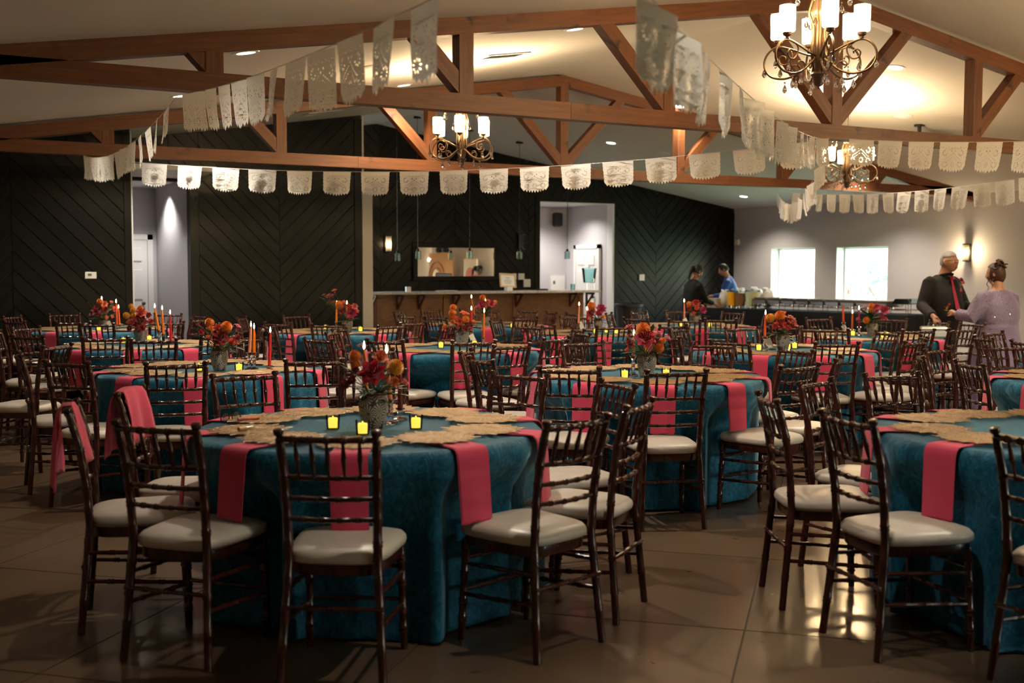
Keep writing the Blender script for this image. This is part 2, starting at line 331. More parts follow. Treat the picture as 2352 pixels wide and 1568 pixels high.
# rear section behind the bar, with the kitchen opening
wb = MB(); rz = roof_z
wb.prism([(5.9, 0), (10.2, 0), (10.2, rz(10.2)), (7.2, 3.74), (5.9, rz(5.9))], 'y', YB, YB + .12); wb.prism([(11.72, 0), (XR, 0), (XR, rz(XR)), (11.72, rz(11.72))], 'y', YB, YB + .12); wb.prism([(10.2, 2.61), (11.72, 2.61), (11.72, rz(11.72)), (10.2, rz(10.2))], 'y', YB, YB + .12)
wback = prop(wb.build('wall_back', M['plankback'], smooth=0), kind=S_)
band(wback, 6.38, 7.245, YB, -1, 0, 9); stile(wback, 6.28, 6.375, YB, 0, 3.5); band(wback, 7.25, 8.565, YB, 1, 0, 9, off=.1); band(wback, 8.57, 9.975, YB, -1, 0, 9); band(wback, 9.98, 10.1, YB, 1, 0, 2.7, off=.1)
stile(wback, 10.105, 10.2, YB, 0, 2.7); stile(wback, 11.72, 11.82, YB, 0, 2.7); band(wback, 9.98, 11.3, YB, 1, 2.7, 9, off=.1); band(wback, 11.305, 12.665, YB, -1, 2.7, 9)
band(wback, 11.825, 12.665, YB, -1, 0, 2.7); band(wback, 12.67, 14.1, YB, 1, 0, 9, off=.1); band(wback, 14.105, 14.495, YB, -1, 0, 9)
mb = MB(); mb.box((-.76, -.028, -.045), (.76, 0, .045)); o = mb.build('stile', M['plank'], wback, smooth=0); o.location = (10.96, YB, 2.655)
# ---- side, front and hidden walls
def wall_y(name, x0, x1, holes, y0, y1, zfun, mt):         # wall in an X plane, holes=(ya,yb,za,zb)
    mb = MB(); ys = sorted(holes); cur = y0
    for ya, yb, za, zb in ys:
        mb.box((x0, cur, 0), (x1, ya, zfun)); mb.box((x0, ya, 0), (x1, yb, za)); mb.box((x0, ya, zb), (x1, yb, zfun)); cur = yb
    mb.box((x0, cur, 0), (x1, y1, zfun)); return prop(mb.build(name, mt, smooth=0), kind=S_)
WIN = [(14.985, 16.11, .905, 1.835), (13.345, 14.49, .905, 1.835)]
wall_y('wall_right', XR, XR + .26, WIN, YF, YB + .2, rz(XR) + .02, M['wall'])
wall_y('wall_left', XL - .15, XL, [], YF, YB, rz(XL) + .02, M['wall'])
FW = [(6.3, 8.1, .5, 2.15), (9.3, 11.1, .5, 2.15), (12.0, 13.4, .5, 2.15)]
mb = MB(); cur = XL
for xa, xb, za, zb in FW:
    mb.prism([(cur, 0), (xa, 0), (xa, rz(xa)), (cur, rz(cur))] if not (cur < 7.2 < xa) else [(cur, 0), (xa, 0), (xa, rz(xa)), (7.2, 3.74), (cur, rz(cur))], 'y', YF - .2, YF)
    mb.box((xa, YF - .2, 0), (xb, YF, za))
    mb.prism([(xa, zb), (xb, zb), (xb, rz(xb)), (7.2, 3.74), (xa, rz(xa))] if xa < 7.2 < xb else [(xa, zb), (xb, zb), (xb, rz(xb)), (xa, rz(xa))], 'y', YF - .2, YF); cur = xb
mb.prism([(cur, 0), (XR, 0), (XR, rz(XR)), (cur, rz(cur))], 'y', YF - .2, YF); prop(mb.build('wall_front', M['wall'], smooth=0), kind=S_)
# windows
wi = 0
for ya, yb, za, zb in WIN:
    wi += 1; w = prop(empty('window_%d' % wi, (XR + .2, (ya + yb) / 2, za)), kind=S_); h = (yb - ya) / 2; H_ = zb - za
    f = MB(); t = .035
    f.box((-.02, -h, 0), (.03, -h + t, H_)); f.box((-.02, h - t, 0), (.03, h, H_)); f.box((-.02, -h + t, 0), (.03, h - t, t)); f.box((-.02, -h + t, H_ - t), (.03, h - t, H_)); f.build('frame', M['white'], w, 0)
    p = MB(); p.box((.002, -h + t, t), (.008, h - t, H_ - t)); p.build('pane', M['pane'], w, 0)
    l = MB(); l.box((-.2, -h, -.0), (-.02, -h + .012, H_)); l.box((-.2, h - .012, 0), (-.02, h, H_)); l.box((-.2, -h, H_ - .012), (-.02, h, H_)); l.box((-.22, -h, 0), (-.02, h, .012)); l.build('jamb', M['white'], w, 0)
    a = add_light('window_portal', 'AREA', (XR + .27, (ya + yb) / 2, (za + zb) / 2), 1, (1, 1, 1), yb - ya, (radians(90), 0, radians(90)), size_y=H_); a.data.cycles.is_portal = True
for xa, xb, za, zb in FW:
    wi += 1; w = prop(empty('window_%d' % wi, ((xa + xb) / 2, YF - .15, za)), kind=S_); h = (xb - xa) / 2; H_ = zb - za; t = .05; f = MB()
    for a in (-h, -t / 2, h - t): f.box((a, -.03, 0), (a + t, .03, H_))
    f.box((-h + t, -.03, 0), (h - t, .03, t)); f.box((-h + t, -.03, H_ - t), (h - t, .03, H_)); f.build('frame', M['white'], w, 0)
    p = MB(); p.box((-h + t, -.004, t), (h - t, .004, H_ - t)); p.build('pane', M['pane'], w, 0)
    a = add_light('window_portal', 'AREA', ((xa + xb) / 2, YF - .22, (za + zb) / 2), 1, (1, 1, 1), xb - xa, (radians(90), 0, radians(180)), size_y=H_); a.data.cycles.is_portal = True
# ---- hall behind the middle wall
mb = MB(); mb.box((3.72, 15.12, 0), (3.84, 17.1, 2.7)); mb.box((1.8, 17.0, 0), (3.72, 17.1, 2.7)); mb.box((1.7, 13.72, 0), (1.8, 17.1, 2.7)); prop(mb.build('wall_hall', M['wall'], smooth=0), kind=S_)
mb = MB(); mb.box((1.7, 13.73, 2.60), (3.72, 17.0, 2.66)); mb.box((1.7, 13.73, 2.66), (2.7, 15., 2.7)); prop(mb.build('ceiling_hall', M['white'], smooth=0), kind=S_)
add_light('hall_lamp', 'SPOT', (3.5, 16.15, 2.54), 60, (1, .95, .9), .05, (0, 0, 0), radians(120), .7); add_light('hall_lamp', 'SPOT', (3.3, 14.55, 2.54), 35, (1, .95, .9), .05, (0, 0, 0), radians(120), .7)
# ---- kitchen passage behind the rear wall
mb = MB(); mb.box((9.6, 18.75, 0), (11.87, 18.85, 2.7)); mb.box((11.75, 17.27, 0), (11.87, 18.75, 2.7)); mb.box((9.5, 17.27, 0), (9.6, 18.85, 2.7)); prop(mb.build('wall_kitchen', M['wall'], smooth=0), kind=S_)
mb = MB(); mb.box((9.5, 17.27, 2.615), (11.87, 18.85, 2.68)); prop(mb.build('ceiling_kitchen', M['white'], smooth=0), kind=S_)
mb = MB(); mb.box((11.70, 17.12, 0), (11.735, 17.3, 2.61)); mb.box((10.2, 17.14, 2.60), (11.72, 17.28, 2.625)); mb.box((10.19, 17.14, 0), (10.21, 17.28, 2.61)); prop(mb.build('trim_3', M['white'], smooth=0), kind=S_)
add_light('kitchen_lamp', 'SPOT', (10.6, 18.2, 2.58), 75, (1, .94, .88), .06, (0, 0, 0), radians(140), .7); add_light('kitchen_lamp', 'SPOT', (11.2, 17.8, 2.58), 45, (1, .94, .88), .06, (0, 0, 0), radians(140), .7)
# doors: six raised panels each
def door(idx, loc, rz_, w, h):
    d = prop(empty('door_%d' % idx, loc, rz_), kind=S_); b = MB(); b.box((-w / 2, -.02, .01), (w / 2, .02, h)); b.build('leaf', M['white'], d, 0)
    f = MB(); f.box((-w / 2 - .08, -.03, 0), (-w / 2 - .005, .02, h + .08)); f.box((w / 2 + .005, -.03, 0), (w / 2 + .08, .02, h + .08)); f.box((-w / 2 - .08, -.03, h + .005), (w / 2 + .08, .02, h + .08)); f.build('casing', M['white'], d, 0)
    pw = w / 2 - .14
    for sx in (-1, 1):
        for z0, z1 in ((.12 * h, .42 * h), (.5 * h, .76 * h), (.82 * h, .94 * h)):
            cx = sx * (w / 4 - .01); p = MB(); p.box((cx - pw / 2, -.034, z0), (cx + pw / 2, -.018, z1), .012); p.build('panel', M['white'], d, 0)
    k = MB(); k.ball((w / 2 - .07, -.06, h * .47), .028, 10, 6); k.tube([(w / 2 - .07, -.02, h * .47), (w / 2 - .07, -.05, h * .47)], .012); k.build('handle', M['bronze'], d)
    return d
door(1, (3.21, 16.97, .159), 0, .74, 1.70); d2 = door(2, (11.72, 17.97, .159), radians(-90), .70, 1.66)
# round restroom-style plaque on the hall door
pl = MB(); pl.lathe([(0, 0), (.085, 0), (.09, .006), (.085, .012), (0, .012)], 20); pl.T = None
plq = prop(pl.build('door_plaque', M['blackp']), 'dark round plaque on the white hall door', 'plaque'); plq.location = (3.0, 16.945, 1.52); plq.rotation_euler = (radians(90), 0, 0); plq.scale = (1.15, 1, 1)
pm = MB(); pm.lathe([(0, 0), (.03, 0), (.03, .003), (0, .003)], 12, (0, 0, .012)); o = pm.build('emblem', M['white'], plq)
def rescale(objs):
    for o in objs:
        if o.parent: continue
        L = o.location; o.location = (L.x * KS, L.y * KS, kz(L.z))
        if o.type != 'LIGHT': o.scale = [q * KS for q in o.scale]
        elif o.data.type == 'AREA': o.data.size *= KS; o.data.size_y *= KS
_room = [o for o in bpy.data.objects if o not in _before]
# ---- outside: lawn and bushes
mb = MB(); mb.box((XR * KS + .35, -30, -.4), (110, 90, -.25)); prop(mb.build('ground_lawn', M['grass'], smooth=0), kind=S_)
def bush(loc, r, h, label, n=1500):
    e = empty('bush', loc, 0, label, 'bush'); t = MB()
    for k in range(5): a = k * 1.3; t.tube([(0, 0, 0), (.2 * r * cos(a), .2 * r * sin(a), h * .3), (.5 * r * cos(a), .5 * r * sin(a), h * .6)], [.06, .045, .02], 6)
    t.build('stem', M['bracket'], e); f = MB()
    for k in range(n):
        a = random.uniform(0, 2 * pi); u = random.uniform(-1, 1); q = random.uniform(.55, 1) * (1 + .25 * sin(3 * a + 5 * u)); p = Vector((r * q * sqrt(1 - u * u) * cos(a), r * q * sqrt(1 - u * u) * sin(a), h * .55 + h * .45 * u * q))
        d = Vector((random.uniform(-1, 1), random.uniform(-1, 1), random.uniform(-.6, 1))).normalized(); s = d.orthogonal().normalized(); L = random.uniform(.1, .2)
        f.add([p, p + d * L * .5 + s * L * .3, p + d * L, p + d * L * .5 - s * L * .3], [(0, 1, 2, 3)])
    o = f.build('foliage', M['bush'], e, 0); o['kind'] = 'stuff'
    return e
bush((25.2, 23.1, -.25), 1.4, 2.3, 'round green bush outside the left window'); bush((30, 29.6, -.25), 1.1, 3.2, 'taller green shrub beyond the bush outside left window', 700); bush((28.0, 22.0, -.25), .8, 1.5, 'small green bush outside the right window', 300)
_t0 = set(bpy.data.objects)
# ================================================================ timber roof trusses
def truss(Y, ridge, label, x0=-.3, x1=14.5):
    t = empty('roof_truss', (ridge, Y, 2.54), 0, label, 'truss', 'timber roof trusses'); zb, zt = 2.54, 2.66; hy = .055; r = lambda x: 3.735 - .158 * abs(x - ridge) - .004
    o = t.location
    def piece(name, poly, hw=hy):
        cx = sum(p[0] for p in poly) / len(poly); cz = sum(p[1] for p in poly) / len(poly)
        # longest edge gives the grain direction
        e = max(range(len(poly)), key=lambda i: (poly[i][0] - poly[i - 1][0]) ** 2 + (poly[i][1] - poly[i - 1][1]) ** 2)
        ang = atan2(poly[e][1] - poly[e - 1][1], poly[e][0] - poly[e - 1][0]); loc = []
        for x, z in poly: dx, dz = x - cx, z - cz; loc.append((dx * cos(ang) + dz * sin(ang), -dx * sin(ang) + dz * cos(ang)))
        mb = MB(); mb.prism(loc, 'y', -hw, hw); b = mb.build(name, M['beam'], t, 0); b.location = (cx - o.x, 0, cz - o.z); b.rotation_euler = (0, -ang, 0); return b
    for a, b in ((x0, ridge - 2.6), (ridge - 2.597, ridge + 2.5), (ridge + 2.503, x1)): piece('bottom_chord', [(a, zb), (b, zb), (b, zt), (a, zt)])
    d = .125
    piece('top_chord', [(x0, r(x0) - d), (ridge, r(ridge) - d), (ridge, r(ridge)), (x0, r(x0))]); piece('top_chord', [(ridge, r(ridge) - d), (x1, r(x1) - d), (x1, r(x1)), (ridge, r(ridge))])
    w = .054
    for k in range(-3, 4):
        x = ridge + 1.72 * k
        piece('king_post' if k == 0 else 'post', [(x - w, zt), (x + w, zt), (x + w, r(x + w) - d), (x - w, r(x - w) - d)] if k else [(x - w, zt), (x + w, zt), (x + w, r(x + w) - d), (x, r(x) - d), (x - w, r(x - w) - d)])
        for s in ((-1,) if k < 0 else (1,) if k > 0 else (-1, 1)):
            xa = x + s * w; q = .105 * sqrt(2) / 2 * 2     # 45 degree brace from the post foot up to the top chord
            def hit(c):                                     # x where zt + c + s*(x-xa) meets chord underside
                lo, hi = 0, 2.
                for _ in range(40):
                    m_ = (lo + hi) / 2
                    if zt + c + m_ < r(xa + s * m_) - d: lo = m_
                    else: hi = m_
                return lo
            h0, h1 = hit(0), hit(q)
            piece('brace', [(xa, zt), (xa + s * .002, zt), (xa + s * h0, r(xa + s * h0) - d), (xa + s * h1, r(xa + s * h1) - d), (xa, zt + q)], .05)
    return t
truss(7.15, 7.08, 'nearest stained timber roof truss spanning the whole room'); truss(11.72, 7.28, 'farther stained timber roof truss in front of the black plank walls')
truss(2.55, 7.0, 'stained timber roof truss overhead in front of the camera')
rescale(_room + [o for o in bpy.data.objects if o not in _t0])
# baseboards
mb = MB(); mb.box((XR * KS - .015, YF * KS, 0), (XR * KS, YB * KS - .03, .12)); prop(mb.build('baseboard_right', M['white'], smooth=0), kind=S_)
mb = MB(); mb.box((5.8, YF * KS, 0), (6.9, YF * KS + .015, .12)); mb.box((9.2, YF * KS, 0), (10.3, YF * KS + .015, .12)); prop(mb.build('baseboard_front', M['white'], smooth=0), kind=S_)
# ================================================================ measured layout (metres)
TN = {'T1': 'nearest centre table', 'T2': 'left middle table', 'T3': 'right middle table', 'T4': 'table with one coral candle', 'T5': 'table with red spiral candle', 'TB': 'table with leaning orange candle', 'TA': 'far left table', 'TC': 'table before middle wall', 'TD': 'table in front of bar', 'TE': 'table with peach candle', 'TF': 'farthest right table', 'TG': 'table with silver clutch', 'T6': 'front right table', 'T7': 'right edge table', 'T8': 'unseen table past right edge'}
TABLES = {'T1': (1.962, 4.771, -112.4, -6),
 'T2': (2.116, 7.99, -104.8, -8),
 'T3': (4.506, 6.184, -126.1, 7),
 'T4': (6.89, 7.481, -132.6, -14),
 'T5': (4.485, 9.008, -116.5, 5),
 'TB': (2.201, 10.697, -101.6, -6),
 'TA': (2.377, 13.697, -99.8, -5),
 'TC': (4.587, 11.935, -111.0, -5),
 'TD': (6.649, 12.495, -118.0, 3),
 'TE': (6.869, 10.305, -123.7, 4),
 'TF': (8.729, 11.093, -128.2, 9),
 'TG': (8.945, 8.504, -136.4, -8),
 'T6': (4.512, 3.197, -144.7, 5),
 'T7': (6.982, 4.502, -147.2, 0),
 'T8': (9.025, 5.819, -147.2, 0)}
CHAIRS = [('c1', 1.721, 14.234, -128.6, 'TA'), ('c2', 1.629, 13.244, -60.9, 'TA'), ('c3', 1.397, 13.699, -65.4, 'TA'), ('c4', 1.297, 11.028, -105.0, 'TB'), ('c5', 1.52, 11.493, -139.4, 'TB'), ('c6', 1.409, 10.485, -53.0, 'TB'), ('c7', 1.166, 8.189, -93.2, 'T2'), ('c8', 1.043, 9.134, 47.8, 'TB'), ('c9', 1.283, 7.541, -52.9, 'T2'), ('c10', 2.138, 14.56, 178.9, 'TA'), ('c11', 2.026, 12.925, -25.3, 'TA'), ('c12', 2.195, 12.41, -30.1, 'TA'), ('c13', 1.762, 10.005, -10.4, 'TB'), ('c14', 2.061, 9.586, -11.7, 'TB'), ('c15', 3.091, 14.1, 141.5, 'TA'), ('c16', 2.761, 12.455, -0.6, 'TA'), ('c18', 3.21, 13.557, 102.5, 'TA'), ('c19', 3.066, 12.942, 42.2, 'TA'), ('c20', 2.611, 9.987, 8.0, 'TB'), ('c21', 2.595, 8.882, 163.7, 'T2'), ('c22', 3.978, 12.757, -121.4, 'TC'), ('c23', 3.441, 11.467, -79.2, 'TC'), ('c25', 3.021, 10.69, 67.5, 'TB'), ('c28', 3.694, 10.828, -93.9, 'TC'), ('c26', 3.938, 11.582, -61.0, 'TC'), ('c27', 4.527, 12.856, -167.6, 'TC'), ('c29', 4.237, 11.169, -41.4, 'TC'), ('c30', 4.065, 9.95, -132.6, 'T5'), ('c31', 3.833, 9.496, -129.4, 'T5'), ('c32', 3.419, 8.862, -70.9, 'T5'), ('c33', 2.522, 7.036, -21.5, 'T2'), ('c34', 4.492, 10.728, 12.1, 'TC'), ('c35', 3.812, 8.536, -59.4, 'T5'), ('c36', 3.369, 7.167, -123.4, 'T5'), ('c37', 2.327, 5.721, 147.1, 'T1'), ('c39', 6.202, 13.448, -133.4, 'TD'), ('c40', 6.001, 12.979, -128.0, 'TD'), ('c41', 5.302, 12.337, 98.7, 'TC'), ('c42', 4.88, 11.17, 20.0, 'TC'), ('c43', 6.678, 13.63, -160.4, 'TD'), ('c44', 5.972, 12.033, -69.8, 'TD'), ('c46', 4.998, 10.662, 37.1, 'TC'), ('c47', 4.207, 8.214, -13.8, 'T5'), ('c48', 6.969, 13.211, 132.2, 'TD'), ('c49', 6.138, 10.73, -139.3, 'TE'), ('c50', 7.479, 13.206, 110.0, 'TD'), ('c51', 6.57, 11.679, 9.6, 'TD'), ('c53', 5.42, 9.633, -247.4, 'T5'), ('c54', 6.112, 9.96, -65.3, 'TE'), ('c55', 7.446, 12.697, 80.7, 'TD'), ('c56', 7.45, 12.187, 84.1, 'TD'), ('c57', 7.163, 11.128, 160.3, 'TE'), ('c58', 5.562, 9.139, 74.9, 'T5'), ('c59', 5.24, 8.558, 78.1, 'T5'), ('c60', 6.456, 9.583, -14.4, 'TE'), ('c61', 4.145, 7.698, 10.0, 'T5'), ('c62', 3.807, 6.865, -129.9, 'T3'), ('c63', 3.629, 6.351, -92.2, 'T3'), ('c64', 4.829, 8.256, 22.5, 'T5'), ('c65', 4.775, 7.189, 170.3, 'T3'), ('c66', 3.677, 5.775, -38.4, 'T3'), ('c67', 2.833, 5.234, 118.3, 'T1'), ('c68', 2.996, 4.746, 84.9, 'T1'), ('c69', 4.042, 5.394, -19.7, 'T3'), ('c70', 2.278, 3.917, 15.4, 'T1'), ('c71', 2.706, 4.194, 35.9, 'T1'), ('c73', 8.357, 11.836, -136.1, 'TF'), ('c74', 8.849, 11.971, -161.5, 'TF'), ('c75', 9.359, 11.992, 164.6, 'TF'), ('c77', 7.901, 10.805, -71.9, 'TF'), ('c78', 7.036, 9.502, 2.6, 'TE'), ('c79', 8.028, 10.312, -38.4, 'TF'), ('c81', 6.786, 8.419, -156.7, 'T4'), ('c82', 6.102, 7.76, -87.5, 'T4'), ('c83', 5.311, 6.667, 116.7, 'T3'), ('c84', 8.538, 10.307, -39.0, 'TF'), ('c85', 9.531, 11.513, 103.1, 'TF'), ('c86', 7.277, 8.279, 167.3, 'T4'), ('c87', 9.553, 11.003, 66.1, 'TF'), ('c88', 6.155, 7.111, -69.7, 'T4'), ('c89', 9.462, 9.473, 173.9, 'TG'), ('c90', 8.129, 8.592, -74.1, 'TG'), ('c91', 7.626, 7.907, 123.5, 'T4'), ('c92', 8.216, 8.082, -72.5, 'TG'), ('c93', 6.603, 6.713, -23.4, 'T4'), ('c94', 5.453, 6.095, 87.2, 'T3'), ('c95', 4.767, 5.337, 7.7, 'T3'), ('c96', 5.224, 5.561, 39.9, 'T3'), ('c97', 4.283, 4.066, -161.7, 'T6'), ('c98', 3.736, 3.77, -118.1, 'T6'), ('c99', 3.562, 3.173, -101.8, 'T6'), ('c100', 3.751, 2.531, -88.3, 'T6'), ('c101', 7.721, 7.398, 77.0, 'T4'), ('c102', 8.575, 7.72, -11.1, 'TG'), ('c103', 9.876, 9.133, 114.1, 'TG'), ('c104', 7.126, 6.584, 15.0, 'T4'), ('c105', 7.535, 6.889, 50.0, 'T4'), ('c106', 9.084, 7.679, -4.2, 'TG'), ('c107', 9.766, 8.119, 82.8, 'TG'), ('c108', 9.832, 8.625, 73.5, 'TG'), ('c109', 6.684, 5.366, -167.5, 'T7'), ('c110', 6.253, 5.093, -133.6, 'T7'), ('c111', 6.085, 4.611, -113.9, 'T7'), ('c112', 8.369, 6.312, -117.7, 'T8'), ('c113', 8.875, 6.625, -169.5, 'T8'), ('c114', 7.241, 5.343, 158.5, 'T7'), ('c115', 8.204, 5.83, -101.0, 'T8'), ('c80', 4.787, 4.146, 168.7, 'T6'), ('c116', 1.682, 7.223, -12.0, 'T2'), ('c117', 1.782, 5.783, -177.5, 'T1'), ('c118', 1.008, 4.961, -104.2, 'T1'), ('c119', 1.306, 5.375, -119.9, 'T1'), ('c120', 1.123, 4.464, -48.2, 'T1'), ('c121', 1.542, 3.994, -34.0, 'T1')]
